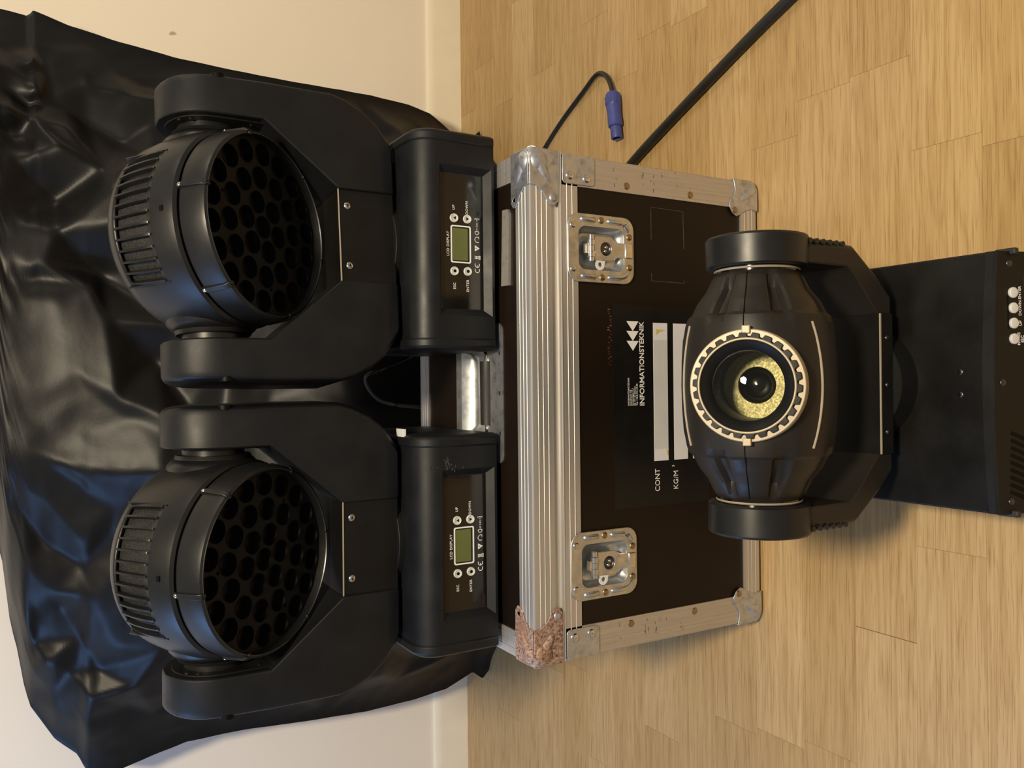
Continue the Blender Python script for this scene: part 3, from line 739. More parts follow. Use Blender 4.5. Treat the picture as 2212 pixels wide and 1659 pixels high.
        MB().lathe([(s * 0.1250, 0.058), (s * 0.1300, 0.056), (s * 0.1425, 0.050), (s * 0.1430, 0.042), (s * 0.1545, 0.042)], 36, 'X', False, False, (0, 0, PZ)).build('tilt_hub', BLKS, t, rot=RY)
    cp = MB().loft([[(-0.0695, -0.064, 0.1430), (0.0695, -0.064, 0.1430), (0.0695, 0.064, 0.1430), (-0.0695, 0.064, 0.1430)], [(-0.0695, -0.064, 0.2290), (0.0695, -0.064, 0.2290), (0.0695, 0.064, 0.2290), (-0.0695, 0.064, 0.2290)]]).build('yoke_crosspiece', PBLK, t, bevel=0.001, rot=RY)
    MB().box(-0.069, 0.069, -0.0656, -0.0640, 0.2278, 0.2294).build('edge_strip', PALE, cp, smooth=False)
    for x in (-0.0445, 0.0445):
        sc = MB(); dome_rivet(sc, (x, -0.0640, 0.2150), (0, -1, 0), 0.0052, 0.0016); sc.build('screw', CHROME, cp)
        cr = MB()
        for a in (0.4, 0.4 + pi / 2):
            m_ = Matrix.Translation((x, -0.0658, 0.2150)) @ Matrix.Rotation(a, 4, 'Y'); cr.box(-0.0024, 0.0024, -0.0003, 0.0008, -0.0005, 0.0005, m_)
        cr.build('screw_slot', DEEP, cp, smooth=False)
    # --- head, axis along -Y before tilting
    HR = (tilt, 0, yaw); HL = (0, 0, PZ)
    body = [(-0.078, 0.0005), (-0.078, 0.085), (-0.074, 0.105), (-0.066, 0.119), (-0.055, 0.1275), (-0.046, 0.1315), (-0.040, 0.1330), (-0.020, 0.1362), (0.000, 0.1380), (0.018, 0.1385), (0.024, 0.1385), (0.048, 0.1375), (0.056, 0.1355), (0.0595, 0.1315), (0.0595, 0.1240)]
    seg = 180
    mb = MB(); mb.lathe(body, seg)
    keep = []
    for i, f in enumerate(mb.f):
        ring, k = divmod(i, seg); ang = (k + 0.5) * 360 / seg; ang = ang - 360 if ang > 180 else ang
        if 6 <= ring <= 8 and abs(ang) < 38: continue
        keep.append(f)
    mb.f = keep
    me = mb.mesh('head_shell')
    hs = link('head_shell', me, BLKS, t, angle=30, loc=HL, rot=HR)
    md = hs.modifiers.new('thickness', 'SOLIDIFY'); md.thickness = 0.003; md.offset = -1
    # side bosses that reach the tilt hubs
    for s in (-1, 1):
        MB().loft([[(s * x, rr * sin(2 * pi * k / 32) * 1.0, rr * cos(2 * pi * k / 32)) for k in range(32)] for x, rr in ((0.110, 0.066), (0.128, 0.062), (0.137, 0.054), (0.1385, 0.040))]).build('side_boss', BLKS, hs, angle=50)
    vm = MB()
    for k in range(40):
        pass
    vp = [(-0.043, 0.1265), (-0.020, 0.1300), (0.000, 0.1315), (0.026, 0.1320)]
    n = 40; rings = [[(r_ * sin(radians(-39 + 78 * k / n)), -t_, r_ * cos(radians(-39 + 78 * k / n))) for k in range(n + 1)] for t_, r_ in vp]
    MB().loft(rings, False, False, closed=False).build('vent_mesh', VENTM, hs)
    for i in range(13):
        a = radians(-37.4 + 74.8 * i / 12)
        def P(t_, r_, da): return (r_ * sin(a + da), -t_, r_ * cos(a + da))
        w = 0.0135 if i % 12 else 0.016
        rings = [[P(t_, r0, -w), P(t_, r0 + 0.0062, -w * 0.75), P(t_, r0 + 0.0062, w * 0.75), P(t_, r0, w)] for t_, r0 in ((-0.0415, 0.1285), (-0.020, 0.1322), (0.000, 0.1340), (0.0185, 0.1345), (0.0205, 0.1335))]
        MB().loft(rings).build('vent_slat', BLKS, hs, angle=50)
    for a in (radians(-38.6), radians(38.6)):
        MB().loft([[(r_ * sin(a + d), -t_, r_ * cos(a + d)) for r_, d in ((0.1345, -0.006), (0.1395, -0.006), (0.1395, 0.006), (0.1345, 0.006))] for t_ in (-0.043, 0.026)]).build('vent_frame', BLKS, hs)
    MB().box(-0.004, 0.003, -0.0435, -0.0385, 0.1340, 0.1392).build('latch_hole', DEEP, hs, smooth=False)
    # front ring with clips
    rp = [(0.0600, 0.1225), (0.0605, 0.1275), (0.0630, 0.1310), (0.0680, 0.1320), (0.0940, 0.1300), (0.0990, 0.1285), (0.1010, 0.1262), (0.1005, 0.1238), (0.0880, 0.1225), (0.0860, 0.1225)]
    rg_ = MB().lathe(rp, 120).build('front_ring', BLKS, t, angle=30, loc=HL, rot=HR)
    MB().lathe([(0.0560, 0.1238), (0.0615, 0.1238)], 90).build('ring_groove', DEEP, rg_)
    MB().lathe([(0.1000, 0.1236), (0.1014, 0.1242), (0.1016, 0.1252), (0.1006, 0.1260)], 120).build('ring_lip', STEELD, rg_)
    for k in range(6):
        a = roll + k * pi / 3
        def Q(t_, r_, da): return (r_ * sin(a + da), -t_, r_ * cos(a + da))
        MB().loft([[Q(t_, 0.1280, -0.032), Q(t_, rr, -0.026), Q(t_, rr, 0.026), Q(t_, 0.1280, 0.032)] for t_, rr in ((0.0600, 0.1330), (0.0660, 0.1350), (0.0960, 0.1325), (0.1020, 0.1290))]).build('ring_clip', BLKS, rg_, angle=40, bevel=0.0008)
        MB().lathe([(0.1000, 0.0030), (0.1026, 0.0026)], 10, cap0=True, cap1=True, off=(0.1250 * sin(a), 0, 0.1250 * cos(a))).build('clip_pin', BLKS, rg_)
        dome = MB(); dome_rivet(dome, Q(0.0635, 0.1345, 0), Q(0, 1, 0), 0.0028, 0.0012); dome.build('clip_screw', CHROME, rg_)
    # honeycomb plate with 37 cups
    spots = [(0, 0)]
    for rr, n_, ph in ((0.0345, 6, 0.0), (0.0690, 12, 0.26), (0.1035, 18, 0.0)):
        spots += [(rr * sin(roll + ph + 2 * pi * k / n_), rr * cos(roll + ph + 2 * pi * k / n_)) for k in range(n_)]
    small = [(0.0865 * sin(roll + a), 0.0865 * cos(roll + a)) for a in (0.15, 0.15 + 2 * pi / 3, 0.15 + 4 * pi / 3)]
    lp = MB().prism(circ(0, 0, 0.1232, 96), [circ(x, z, 0.0154, 26) for x, z in spots] + [circ(x, z, 0.0026, 10) for x, z in small], (0, 0, 0), (1, 0, 0), (0, 0, 1), (0, -1, 0), 0.0860, 0.0885).build('lens_plate', BLKP, t, angle=30, loc=HL, rot=HR)
    MB().lathe([(0.072, 0.1230), (0.072, 0.0005)], 40).build('lens_backing', DEEP, lp)
    for x, z in spots:
        o = bpy.data.objects.new('led_cup', led_cup_mesh()); COL.objects.link(o); o.parent = lp; o.location = (x, -0.0885, z)
    return t
BLKP = plain('matte_honeycomb_plate', (0.0062, 0.0056, 0.0052), 0.6, spec=0.25, grain=0.2, gscale=1500, var=0.1)
wash_light(0.2135, radians(5.2), radians(39.0), radians(12), 'black wash light with honeycomb lens standing on the right half of the flight case lid', 0)
wash_light(-0.2365, radians(-0.5), radians(35.5), radians(-9), 'black wash light with honeycomb lens standing above the corroded corner of the flight case', 1)

# ------------------------------------------------------------------ spot moving head on the floor in front
def spot_light():
    t = empty('spot_light', (-0.0045, -0.300, 0), 'black moving head spotlight with single round glass lens on the oak floor', 'stage light')
    W = 0.1520
    bx = MB().loft([[(-W, -0.163, z), (W, -0.163, z), (W, 0.170, z), (-W, 0.170, z)] for z in (0.014, 0.125)]).build('base_box', PBLK, t, bevel=0.002)
    # arched, backward-leaning front bezel
    n = 24
    def arch(x): return 1 - (x / W) ** 2
    rings = []
    for k in range(n + 1):
        x = -W + 2 * W * k / n; a = arch(x)
        zt = 0.1250 + 0.0100 * a; yt = -0.163
        rings.append([(x, yt + 0.003, 0.1240), (x, yt + 0.001, zt), (x, yt - 0.007, zt - 0.0007), (x, yt - 0.0105, zt - 0.004), (x, -0.2050, 0.016), (x, -0.160, 0.016)])
    bz = MB().loft(rings).build('front_bezel', PBLK, t, angle=30)
    # frame of the sloping front face
    def face(x, z):
        a = arch(x); zt = 0.1210 + 0.0100 * a; yt = -0.1735
        f = (z - 0.016) / (zt - 0.016); y = -0.2050 + (yt + 0.2050) * f
        nrm = Vector((0, -(zt - 0.016), (yt + 0.2050))).normalized()
        return Vector((x, y, z)), nrm
    BZ = 0.1040
    for i, (x, s) in enumerate(((0.1040, 'ENTER'), (0.0862, 'DOWN'), (0.0686, 'UP'), (0.0505, 'MODE\nESC'))):
        p, nr = face(x, BZ)
        q = nr.to_track_quat('Z', 'Y').to_matrix()
        rings = [[p + q @ Vector((r_ * cos(2 * pi * k / 20), r_ * sin(2 * pi * k / 20), h)) for k in range(20)] for r_, h in ((0.0062, -0.001), (0.0062, 0.0022), (0.0050, 0.0032), (0.0004, 0.0036))]
        MB().loft(rings).build('button', WHITEB, bz)
        p2, nr2 = face(x, BZ - 0.0095)
        e = atan2(nr2.z, -nr2.y)
        text('lettering', s, 0.0052, p2 + nr2 * 0.0006, WHITE, bz, rot=(pi / 2 - e, 0, 0), bold=0.01)
    MB().loft([[face(x, 0.1098)[0] + face(x, 0.1098)[1] * h, ] * 1 + [face(x, 0.1112)[0] + face(x, 0.1112)[1] * h, face(x, 0.1112)[0] - face(x, 0.1)[1] * 0.002, face(x, 0.1098)[0] - face(x, 0.1)[1] * 0.002] for x, h in ((0.062, 0.0004), (0.101, 0.0004))]).build('notch_shade', DEEP, bz, smooth=False)  # deep-black strip paints the shade of a shallow notch above the buttons
    p0, nr = face(0.0, 0.07)
    dw = MB()
    for (x0, x1, z0_, z1_) in ((-0.040, 0.125, 0.020, 0.0885),):
        dw.loft([[face(x, z0_)[0] + nr * 0.0008, face(x, z1_)[0] + nr * 0.0008, face(x, z1_)[0] - nr * 0.002, face(x, z0_)[0] - nr * 0.002] for x in (x0, x1)])
    dw.build('display_window', GLOSS, bz, smooth=False)
    for i in range(9):       # slanted vent slots, lower left
        xs = -0.058 - i * 0.0085
        p, nr = face(xs, 0.1085); p2, _ = face(xs - 0.016, 0.070)
        d = (p2 - p).normalized(); sd = d.cross(nr).normalized()
        MB().loft([[p + d * u + sd * 0.0022 + nr * 0.0003, p + d * u - sd * 0.0022 + nr * 0.0003, p + d * u - sd * 0.0022 - nr * 0.004, p + d * u + sd * 0.0022 - nr * 0.004] for u in (0, (p2 - p).length)]).build('vent_slot', DEEP, bz, smooth=False)
    for x, z in ((0.138, 0.107), (-0.138, 0.107), (0.0, 0.1195)):
        p, nr = face(x, z); sc = MB(); dome_rivet(sc, p, nr, 0.0042, 0.0016); sc.build('screw', STEELD, bz)
    for x, y in ((0.013, -0.130), (-0.014, -0.130)):
        sc = MB(); dome_rivet(sc, (x, y, 0.125), (0, 0, 1), 0.0034, 0.0012); sc.build('screw', STEELD, bx)
    for s in (-1, 1):
        for y in (-0.150, 0.130):
            MB().lathe([(-0.0, 0.014), (0.016, 0.016)], 18, 'Z', True, True, (s * 0.128, y, 0)).build('foot', RUBBER, t)
            MB().box(s * 0.152 - 0.004, s * 0.152 + 0.004, y - 0.035, y - 0.010, 0.098, 0.106).build('side_lug', RUBBER, bx, bevel=0.002)
    MB().lathe([(0.124, 0.075), (0.153, 0.072)], 40, 'Z', True, True).build('pan_collar', BLKD, t)
    # yoke
    cp = MB().box(-0.0880, 0.0880, -0.060, 0.060, 0.1530, 0.1785).build('yoke_crosspiece', PBLK, t, bevel=0.001)
    MB().box(-0.0870, 0.0870, -0.0614, -0.0598, 0.1772, 0.1792).build('edge_strip', PALE, cp, smooth=False)
    for x in (-0.0600, -0.0015, 0.0570):
        sc = MB(); dome_rivet(sc, (x, -0.060, 0.1655), (0, -1, 0), 0.0034, 0.0024); sc.build('screw', STEELD, cp)
    PZ = 0.3265
    for s in (-1, 1):
        secs = [(0.1540, 0.086, 0.112, 0.058), (0.1785, 0.086, 0.1350, 0.058), (0.2200, 0.1340, 0.1690, 0.056), (0.2320, 0.1420, 0.1700, 0.055), (0.3150, 0.1440, 0.1690, 0.050)]
        rings = []
        for z, xi, xo, yh in secs:
            ch = 0.005
            rings.append([(s * x, y, z) for x, y in ((xi, -yh), (xo - ch, -yh), (xo, -yh + ch), (xo, yh - ch), (xo - ch, yh), (xi, yh))])
        arm = MB().loft(rings).build('yoke_arm', BRN, t, bevel=0.002, angle=28)
        rb = MB()
        for k in range(6):
            rb.tube([(s * 0.1695, y, 0.236 + 0.0115 * k) for y in (-0.0535, 0.053)], 0.0034, 8)
        rb.build('arm_ribs', BRN, arm)
        MB().lathe([(s * 0.1400, 0.050), (s * 0.1400, 0.0575), (s * 0.1420, 0.0595), (s * 0.1740, 0.0605), (s * 0.1765, 0.0590), (s * 0.1775, 0.0560), (s * 0.1775, 0.0010)], 64, 'X', True, True, (0, 0, PZ)).build('arm_cap', BLKS, arm, angle=30)
        MB().lathe([(s * 0.1340, 0.0010), (s * 0.1340, 0.0490), (s * 0.1405, 0.0490)], 48, 'X', False, False, (0, 0, PZ)).build('tilt_hub', GLOSS, t)
        MB().lathe([(s * 0.1360, 0.0495), (s * 0.1372, 0.0505), (s * 0.1384, 0.0495)], 48, 'X', False, False, (0, 0, PZ)).build('hub_ring', PALE, arm)
    # head: pleated barrel about X, front is -Y before tilting up
    HL = (0, 0, PZ); HR = (radians(-54), 0, 0)
    xs = [0.0, 0.030, 0.055, 0.072, 0.0800, 0.0840, 0.0960, 0.1000, 0.1120, 0.1160, 0.1280, 0.1345]
    rs_ = [0.0905, 0.0898, 0.0882, 0.0862, 0.0845, 0.0800, 0.0745, 0.0720, 0.0625, 0.0605, 0.0540, 0.0480]
    amp = [0.0, 0.0, 0.0, 0.020, 0.090, 0.140, 0.190, 0.210, 0.200, 0.160, 0.070, 0.0]
    seg = 120; NF = 7
    def ring(x, r, am):
        out = []
        for k in range(seg):
            a = 2 * pi * k / seg
            f = (a * NF / (2 * pi) + 0.5) % 1.0
            # scallop: convex pleat between sharp valleys
            t_ = abs(2 * f - 1); fl = cos(pi / NF) / cos(pi / NF * t_)      # flat-topped pleat, stepped groove between pleats
            m_ = 1 - am * (0.35 * (1 - fl) / (1 - cos(pi / NF)) * 0 + 0.30 * t_ ** 2 + 0.70 * sstep(0.66, 0.86, t_))
            out.append((x, -r * m_ * cos(a), r * m_ * sin(a)))
        return out
    rings = [ring(-x, r, a) for x, r, a in list(zip(xs, rs_, amp))[::-1]] + [ring(x, r, a) for x, r, a in list(zip(xs, rs_, amp))[1:]]
    hd = MB().loft(rings).build('head_shell', BRN, t, angle=24, loc=HL, rot=HR)
    c = MB().lathe([(-0.0100, 0.0450), (0.1300, 0.0450)], 64, cap0=True, cap1=True).build('cutter', None, t, smooth=False, loc=HL, rot=HR)
    dg = bpy.context.evaluated_depsgraph_get(); dg.update()
    cut(hd, c)
    hd.data.set_sharp_from_angle(angle=radians(24))
    # seam line across the middle
    sp = []
    for sgn in (-1, 1):
        for x0, x1 in ((0.064, 0.131),):
            pts = []
            for k in range(9):
                x = x0 + (x1 - x0) * k / 8
                r = None
                for (xa, ra), (xb, rb_) in zip(zip(xs, rs_), list(zip(xs, rs_))[1:]):
                    if xa <= x <= xb: r = ra + (rb_ - ra) * (x - xa) / (xb - xa)
                pts.append((sgn * x, -r - 0.0001, 0.004 if sgn > 0 else 0.004))
            MB().tube(pts, 0.0007, 6).build('shell_seam', DEEP, hd)
    # curved trim strips above and below the lens
    for sgn, phi, mat in ((1, 62, PALE), (-1, 57, PALE)):
        pts = []
        for k in range(25):
            x = -0.071 + 0.142 * k / 24
            r = 0.0905 - 0.0045 * (x / 0.072) ** 2
            a = radians(phi - 7 * (x / 0.071) ** 2) * sgn
            pts.append((x, -(r + 0.0002) * cos(a), (r + 0.0002) * sin(a)))
        MB().tube(pts, 0.0016, 8).build('trim_strip', mat, hd)
    # lens barrel
    rg = MB().lathe([(0.0780, 0.0640), (0.0930, 0.0628), (0.0945, 0.0618), (0.0945, 0.0550), (0.0900, 0.0540)], 90).build('lens_ring', CREAM, t, angle=30, loc=HL, rot=HR)
    teeth = []
    NT = 26
    for k in range(NT * 8):
        f = (k % 8)
        r = 0.0588 if f < 5 else (0.0536 if f == 6 else 0.0545)
        a = 2 * pi * k / (NT * 8); teeth.append((r * sin(a), r * cos(a)))
    MB().prism(teeth, [circ(0, 0, 0.0500, 80)], (0, 0, 0), (1, 0, 0), (0, 0, 1), (0, -1, 0), 0.0930, 0.0985).build('focus_gear', BLKD, rg, bevel=0.0005)
    MB().lathe([(0.0975, 0.0532), (0.0994, 0.0530), (0.1000, 0.0521), (0.0996, 0.0510), (0.0970, 0.0506)], 90).build('bezel_rim', CREAM, rg, angle=60)
    MB().lathe([(0.0985, 0.0508), (0.0950, 0.0480), (0.0890, 0.0402), (0.0870, 0.0395), (-0.0080, 0.0395)], 72).build('lens_cone', BLKS, rg, angle=50)
    gl = MB().lathe([(0.0868 + 0.0075 * (1 - (r / 0.0395) ** 2), max(r, 0.0003)) for r in (0.0395, 0.036, 0.030, 0.024, 0.018, 0.012, 0.006, 0.0)], 64).build('lens_glass', GLASS, t, angle=60, loc=HL, rot=HR)
    MB().lathe([(0.0080, 0.0394), (0.0080, 0.0222), (0.0060, 0.0216), (0.0, 0.0213)], 64).build('reflector_plate', GOLD, rg, angle=30)
    MB().lathe([(0.0, 0.0214), (0.0040, 0.0155), (0.0060, 0.0080), (0.0065, 0.0003)], 40).build('aperture_lens', GLOSS, rg, angle=60)
    MB().lathe([(-0.0075, 0.0430), (-0.0080, 0.0005)], 40).build('barrel_floor', DEEP, rg)
    for s in (-1, 1):
        MB().box(s * 0.0620 - 0.0045, s * 0.0620 + 0.0045, -0.0985, -0.0880, -0.0045, 0.0045).build('ring_clip', CREAM, rg, bevel=0.001)
    return t
spot_light()

# ------------------------------------------------------------------ black sheet draped behind the case
def interp(tab, z):
    if z <= tab[0][0]: return tab[0][1]
    for (a, va), (b, vb) in zip(tab, tab[1:]):
        if z <= b:
            f = (z - a) / (b - a); return va + (vb - va) * f
    return tab[-1][1]
XR = [(0.0, 0.640), (0.012, 0.690), (0.03, 0.672), (0.08, 0.662), (0.12, 0.690), (0.16, 0.715), (0.22, 0.728), (0.32, 0.735), (0.40, 0.736), (0.52, 0.735), (0.66, 0.738), (0.79, 0.744), (0.90, 0.756), (1.00, 0.772), (1.065, 0.790), (1.075, 0.776), (1.12, 0.780), (1.25, 0.770)]
XL = [(0.0, -0.780), (0.02, -0.800), (0.05, -0.776), (0.13, -0.806), (0.22, -0.816), (0.35, -0.820), (0.50, -0.812), (0.66, -0.800), (0.78, -0.800), (0.86, -0.816), (0.925, -0.832), (0.955, -0.824), (0.984, -0.812), (0.992, -0.790), (1.000, -0.775), (1.040, -0.735), (1.085, -0.655), (1.097, -0.600), (1.105, -0.540), (1.118, -0.480), (1.132, -0.340), (1.15, -0.28), (1.25, -0.10)]
# ridges and valleys of the crumpled sheet: (x, z, height in mm); flat facets span between them
NET = [(0.53,1.111,35),(0.471,1.025,38),(0.4,0.938,40),(0.341,0.888,35),(0.529,1.078,20),(0.509,1.009,28),(0.43,0.92,30),(0.488,1.017,20),(0.432,0.945,20),(0.489,1.112,-5),(0.372,1.034,-15),(0.217,0.947,-20),(0.054,0.865,-20),(-0.041,0.804,-15),(0.438,1.109,25),(0.301,1.034,30),(0.136,0.948,32),(-0.054,0.853,35),(-0.152,1.129,48),(-0.158,1.007,48),(-0.164,0.867,46),(0.122,1.127,40),(0.035,1.013,42),(0.21,1.126,27),(0.21,1.051,25),(0.194,0.972,30),(0.233,1.126,36),(0.231,1.051,37),(0.18,1.126,38),(0.173,1.036,38),(-0.019,0.958,36),(-0.057,0.908,32),(-0.091,0.857,32),(-0.01,0.933,42),(-0.052,1.084,43),(-0.089,1.03,40),(-0.121,1.084,46),(-0.167,1.129,36),(-0.174,1.008,35),(-0.179,0.876,34),(-0.188,1.13,20),(-0.252,1.086,8),(-0.23,1.039,28),(-0.23,0.935,18),(-0.284,0.944,3),(-0.241,1.115,24),(-0.338,1.094,20),(-0.435,1.077,12),(-0.298,1.063,2),(-0.341,1.001,-4),(-0.297,0.993,18),(-0.316,0.894,10),(-0.397,1.049,14),(-0.435,1.026,-6),(-0.407,0.978,14),(-0.452,1.092,26),(-0.613,1.042,8),(-0.531,1.06,28),(-0.507,1.077,4),(-0.57,1.019,6),(-0.627,0.972,28),(-0.577,0.956,-8),(-0.513,0.938,12),(-0.503,0.995,-4),(-0.681,1.0,24),(-0.705,0.855,4),(-0.612,0.897,24),(-0.666,0.906,2),(-0.671,0.792,-4),(-0.662,0.718,22),(-0.7,0.747,6),(-0.696,0.622,-2),(-0.659,0.661,6),(-0.693,0.54,24),(-0.72,0.582,10),(-0.699,0.455,0),(-0.698,0.354,22),(-0.74,0.411,10),(-0.685,0.247,-2),(-0.731,0.295,12),(-0.687,0.172,16),(-0.719,0.122,0),(0.593,1.063,16),(0.702,1.069,4),(0.658,1.066,22),(0.653,1.051,2),(0.58,1.04,-8),(0.624,0.968,10),(0.609,0.893,16),(0.643,0.859,-2),(0.604,0.815,22),(0.635,0.797,4),(0.542,0.969,-22),(0.506,0.903,-24),(0.567,1.008,-12),(0.551,0.851,-4),(0.475,0.86,6),(0.514,0.78,-12),(0.626,1.1,14),(0.676,1.107,0),(0.588,1.115,-4),(0.697,1.007,12),(0.677,0.926,4),(0.678,0.967,14),(0.568,1.082,-12),(0.549,1.093,12),(0.576,0.752,16),(0.596,0.686,-4),(0.598,0.608,14),(0.614,0.505,-6),(0.621,0.395,16),(0.61,0.327,-6),(0.628,0.28,14),(0.605,0.207,-4),(0.604,0.131,12),(0.228,0.756,0),(-0.061,0.759,10),(-0.024,0.664,-8),(-0.017,0.512,10),(-0.019,0.346,-4),(-0.021,0.227,4),(-0.175,0.787,20),(-0.259,0.695,8)]
random.seed(21)
_net = [(x, z, h * 0.001) for x, z, h in NET]
for _ in range(420):                                      # smaller crumples wherever the big folds leave room
    x = random.uniform(-0.86, 0.80); z = random.uniform(-0.05, 1.30)
    if min((x - a[0]) ** 2 + (z - a[1]) ** 2 for a in _net) > 0.075 ** 2:
        near = sorted(((x - a[0]) ** 2 + (z - a[1]) ** 2, a[2]) for a in _net)[:3]
        w = [1 / (d + 1e-4) for d, _h in near]
        _net.append((x, z, sum(q * n[1] for q, n in zip(w, near)) / sum(w) + random.uniform(-0.004, 0.004)))
_net += [(-1.2, -0.2, 0), (1.2, -0.2, 0), (1.2, 1.5, 0), (-1.2, 1.5, 0)]
_pv, _, _tri, _ov, _, _ = delaunay_2d_cdt([Vector((a[0], a[1])) for a in _net], [], [], 0, 1e-6)
_ph = [_net[o[0]][2] for o in _ov]
_cells = {}
for tr in _tri:
    q = [_pv[i] for i in tr]
    for gx in range(int((min(p.x for p in q) + 2) / 0.05), int((max(p.x for p in q) + 2) / 0.05) + 1):
        for gz in range(int((min(p.y for p in q) + 2) / 0.05), int((max(p.y for p in q) + 2) / 0.05) + 1):
            _cells.setdefault((gx, gz), []).append(tr)
def facet(x, z):
    for tr in _cells.get((int((x + 2) / 0.05), int((z + 2) / 0.05)), ()):
        a, b, c = (_pv[i] for i in tr)
        d = (b.y - c.y) * (a.x - c.x) + (c.x - b.x) * (a.y - c.y)
        if abs(d) < 1e-12: continue
        l1 = ((b.y - c.y) * (x - c.x) + (c.x - b.x) * (z - c.y)) / d
        l2 = ((c.y - a.y) * (x - c.x) + (a.x - c.x) * (z - c.y)) / d
        if l1 >= -1e-6 and l2 >= -1e-6 and l1 + l2 <= 1.000001:
            return l1 * _ph[tr[0]] + l2 * _ph[tr[1]] + (1 - l1 - l2) * _ph[tr[2]]
    return 0.0
def sheet_y(x, z, a):
    """depth of the sheet's room side; a in -1..1 across"""
    left = sstep(-1.0, -0.30, a); right = 1 - sstep(0.35, 1.0, a)
    prof = left * right
    yb = 0.985 - 0.36 * prof ** 0.75
    yb += 0.22 * sstep(0.45, 1.15, z) * prof
    yb += 0.06 * (1 - sstep(0.0, 0.35, z)) * prof
    return yb - 1.25 * facet(x + 0.010 * noise.noise((x * 7, z * 7, 2.2)), z + 0.010 * noise.noise((x * 7, z * 7, 9.2))) * min(1, (1 - abs(a)) * 7) \
        - 0.0022 * (1 - abs(noise.noise((x * 16 + z * 9, z * 13 - x * 5, 1.7))) * 2)
NX, NZ = 230, 210
vs = []; fs = []
def ez(z): return z
depth = []
for i in range(NZ + 1):
    z = 1.25 * i / NZ
    xl, xr = interp(XL, z), interp(XR, z)
    depth.append([sheet_y((xl + xr) / 2 + (xr - xl) / 2 * a, z, a) for a in (-cos(pi * j / NX) * 0.35 + (2 * j / NX - 1) * 0.65 for j in range(NX + 1))])
for _ in range(2):                                        # cloth stiffness rounds the creases a little
    depth = [[(depth[i][j] * 2 + depth[max(i - 1, 0)][j] + depth[min(i + 1, NZ)][j] + depth[i][max(j - 1, 0)] + depth[i][min(j + 1, NX)]) / 6 for j in range(NX + 1)] for i in range(NZ + 1)]
for i in range(NZ + 1):
    z = 1.25 * i / NZ
    xl, xr = interp(XL, z), interp(XR, z)
    xm = (xl + xr) / 2; hw = (xr - xl) / 2
    row = []
    for j in range(NX + 1):
        a = -cos(pi * j / NX) * 0.35 + (2 * j / NX - 1) * 0.65
        row.append((xm + hw * a, max(depth[i][j], 0.430), z))
    for j in range(1, 30):                              # the side turned to the wall
        a = 1 - 2 * j / 30; x = xm + hw * a
        row.append((x, 1.000 + 0.085 * min(1, (1 - a * a) * 3), z))
    vs += row
n = NX + 1 + 29
for i in range(NZ):
    for j in range(n):
        a = i * n + j; b = i * n + (j + 1) % n
        fs.append((a, b, b + n, a + n))
fs.append(tuple(range(NZ * n, NZ * n + n)))
mb = MB(); mb.add(vs, fs)
sh = mb.build('black_sheet', SHEET, None, angle=80)
sh['label'] = 'large crumpled black sheet draped over a tall load against the cream wall'
sh['category'] = 'sheet'

# ------------------------------------------------------------------ cables on the floor
def spline(pts, n=12):
    out = []; P = [Vector(p) for p in pts]; P = [P[0] * 2 - P[1]] + P + [P[-1] * 2 - P[-2]]
    for i in range(1, len(P) - 2):
        for k in range(n):
            t = k / n; a, b, c, d = P[i - 1], P[i], P[i + 1], P[i + 2]
            out.append(0.5 * ((2 * b) + (c - a) * t + (2 * a - 5 * b + 4 * c - d) * t * t + (3 * b - a - 3 * c + d) * t ** 3))
    return out + [P[-2]]
CZ = 0.0098
o = MB().tube(spline([(-0.260, 0.440, CZ), (-0.020, 0.450, CZ), (0.200, 0.440, CZ), (0.330, 0.445, CZ), (0.400, 0.415, CZ), (0.449, 0.333, CZ), (0.498, 0.225, CZ), (0.553, 0.095, CZ), (0.598, -0.015, CZ), (0.640, -0.125, CZ), (0.72, -0.32, CZ), (0.86, -0.55, CZ)]), 0.0096, 14).build('floor_cable', CABLE)
o['label'] = 'thick black cable running across the oak floor beside the flight case'; o['category'] = 'cable'

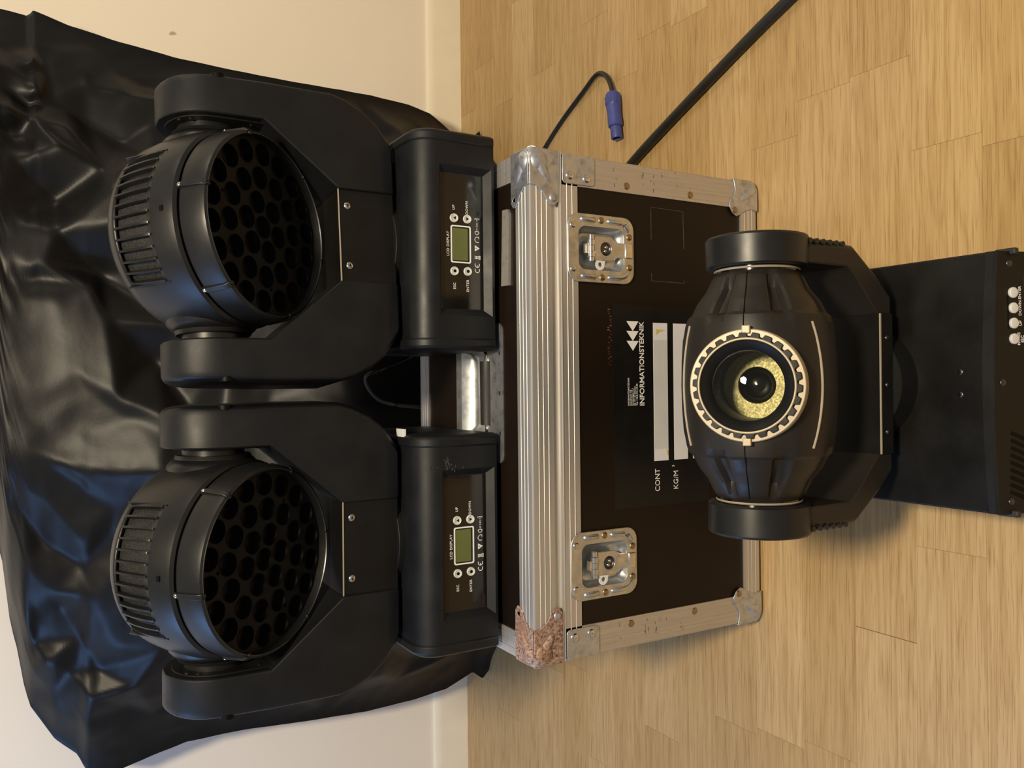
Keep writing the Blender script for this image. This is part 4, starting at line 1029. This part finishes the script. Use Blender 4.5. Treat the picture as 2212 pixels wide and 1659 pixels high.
pc = empty('power_lead', (0.6134, 0.392, 0), 'thin black power lead ending in a blue twist-lock connector on the floor', 'cable')
Z1 = 0.0052
def PL(x, y, z): return (x - 0.6134, y - 0.392, z)
MB().tube(spline([PL(-0.240, 0.500, Z1), PL(0.0, 0.495, Z1), PL(0.220, 0.490, Z1), PL(0.370, 0.515, Z1), PL(0.455, 0.600, Z1), PL(0.505, 0.680, Z1), PL(0.540, 0.695, Z1), PL(0.567, 0.664, Z1), PL(0.610, 0.592, Z1), PL(0.650, 0.500, Z1 + 0.003), PL(0.668, 0.452, Z1 + 0.006), PL(0.664, 0.425, 0.0120), PL(0.644, 0.400, 0.0160), PL(0.618, 0.387, 0.0165), PL(0.592, 0.382, 0.0165)]), 0.0050, 12).build('lead', CABLE, pc)
cn = MB().lathe([(0.0, 0.006), (0.0, 0.0125), (0.004, 0.0150), (0.012, 0.0163), (0.028, 0.0165), (0.0295, 0.0158), (0.031, 0.0162), (0.040, 0.0150), (0.052, 0.0148), (0.064, 0.0155), (0.073, 0.0152), (0.0745, 0.0135)], 26, 'X', True, True)
q = Matrix.Translation((-0.004, -0.007, 0.0166)) @ Matrix.Rotation(pi + 0.135, 4, 'Z')
cb = cn.build('connector_body', BLUE, pc, angle=30); cb.matrix_local = q
MB().lathe([(0.0735, 0.0115), (0.098, 0.0118), (0.100, 0.0112), (0.100, 0.0085), (0.090, 0.0080), (0.090, 0.0003)], 26, 'X', True, False).build('connector_nose', BLUE, cb, angle=30)
gr = MB()
for k in range(10):
    a = 2 * pi * k / 10
    gr.tube([(0.008, 0.0160 * sin(a), 0.0160 * cos(a)), (0.027, 0.0163 * sin(a), 0.0163 * cos(a))], 0.0012, 6)
gr.build('grip_ribs', BLUE, cb)
# thin cable loop seen between the two wash lights
o = MB().tube(spline([(0.090, 0.420, 0.4665), (0.060, 0.360, 0.4800), (0.030, 0.315, 0.560), (0.012, 0.330, 0.590), (-0.028, 0.385, 0.540), (-0.042, 0.410, 0.450), (-0.045, 0.412, 0.40)]), 0.0030, 8).build('cable_loop', CABLE)
o['label'] = 'thin black cable loop in the gap between the two wash lights'; o['category'] = 'cable'
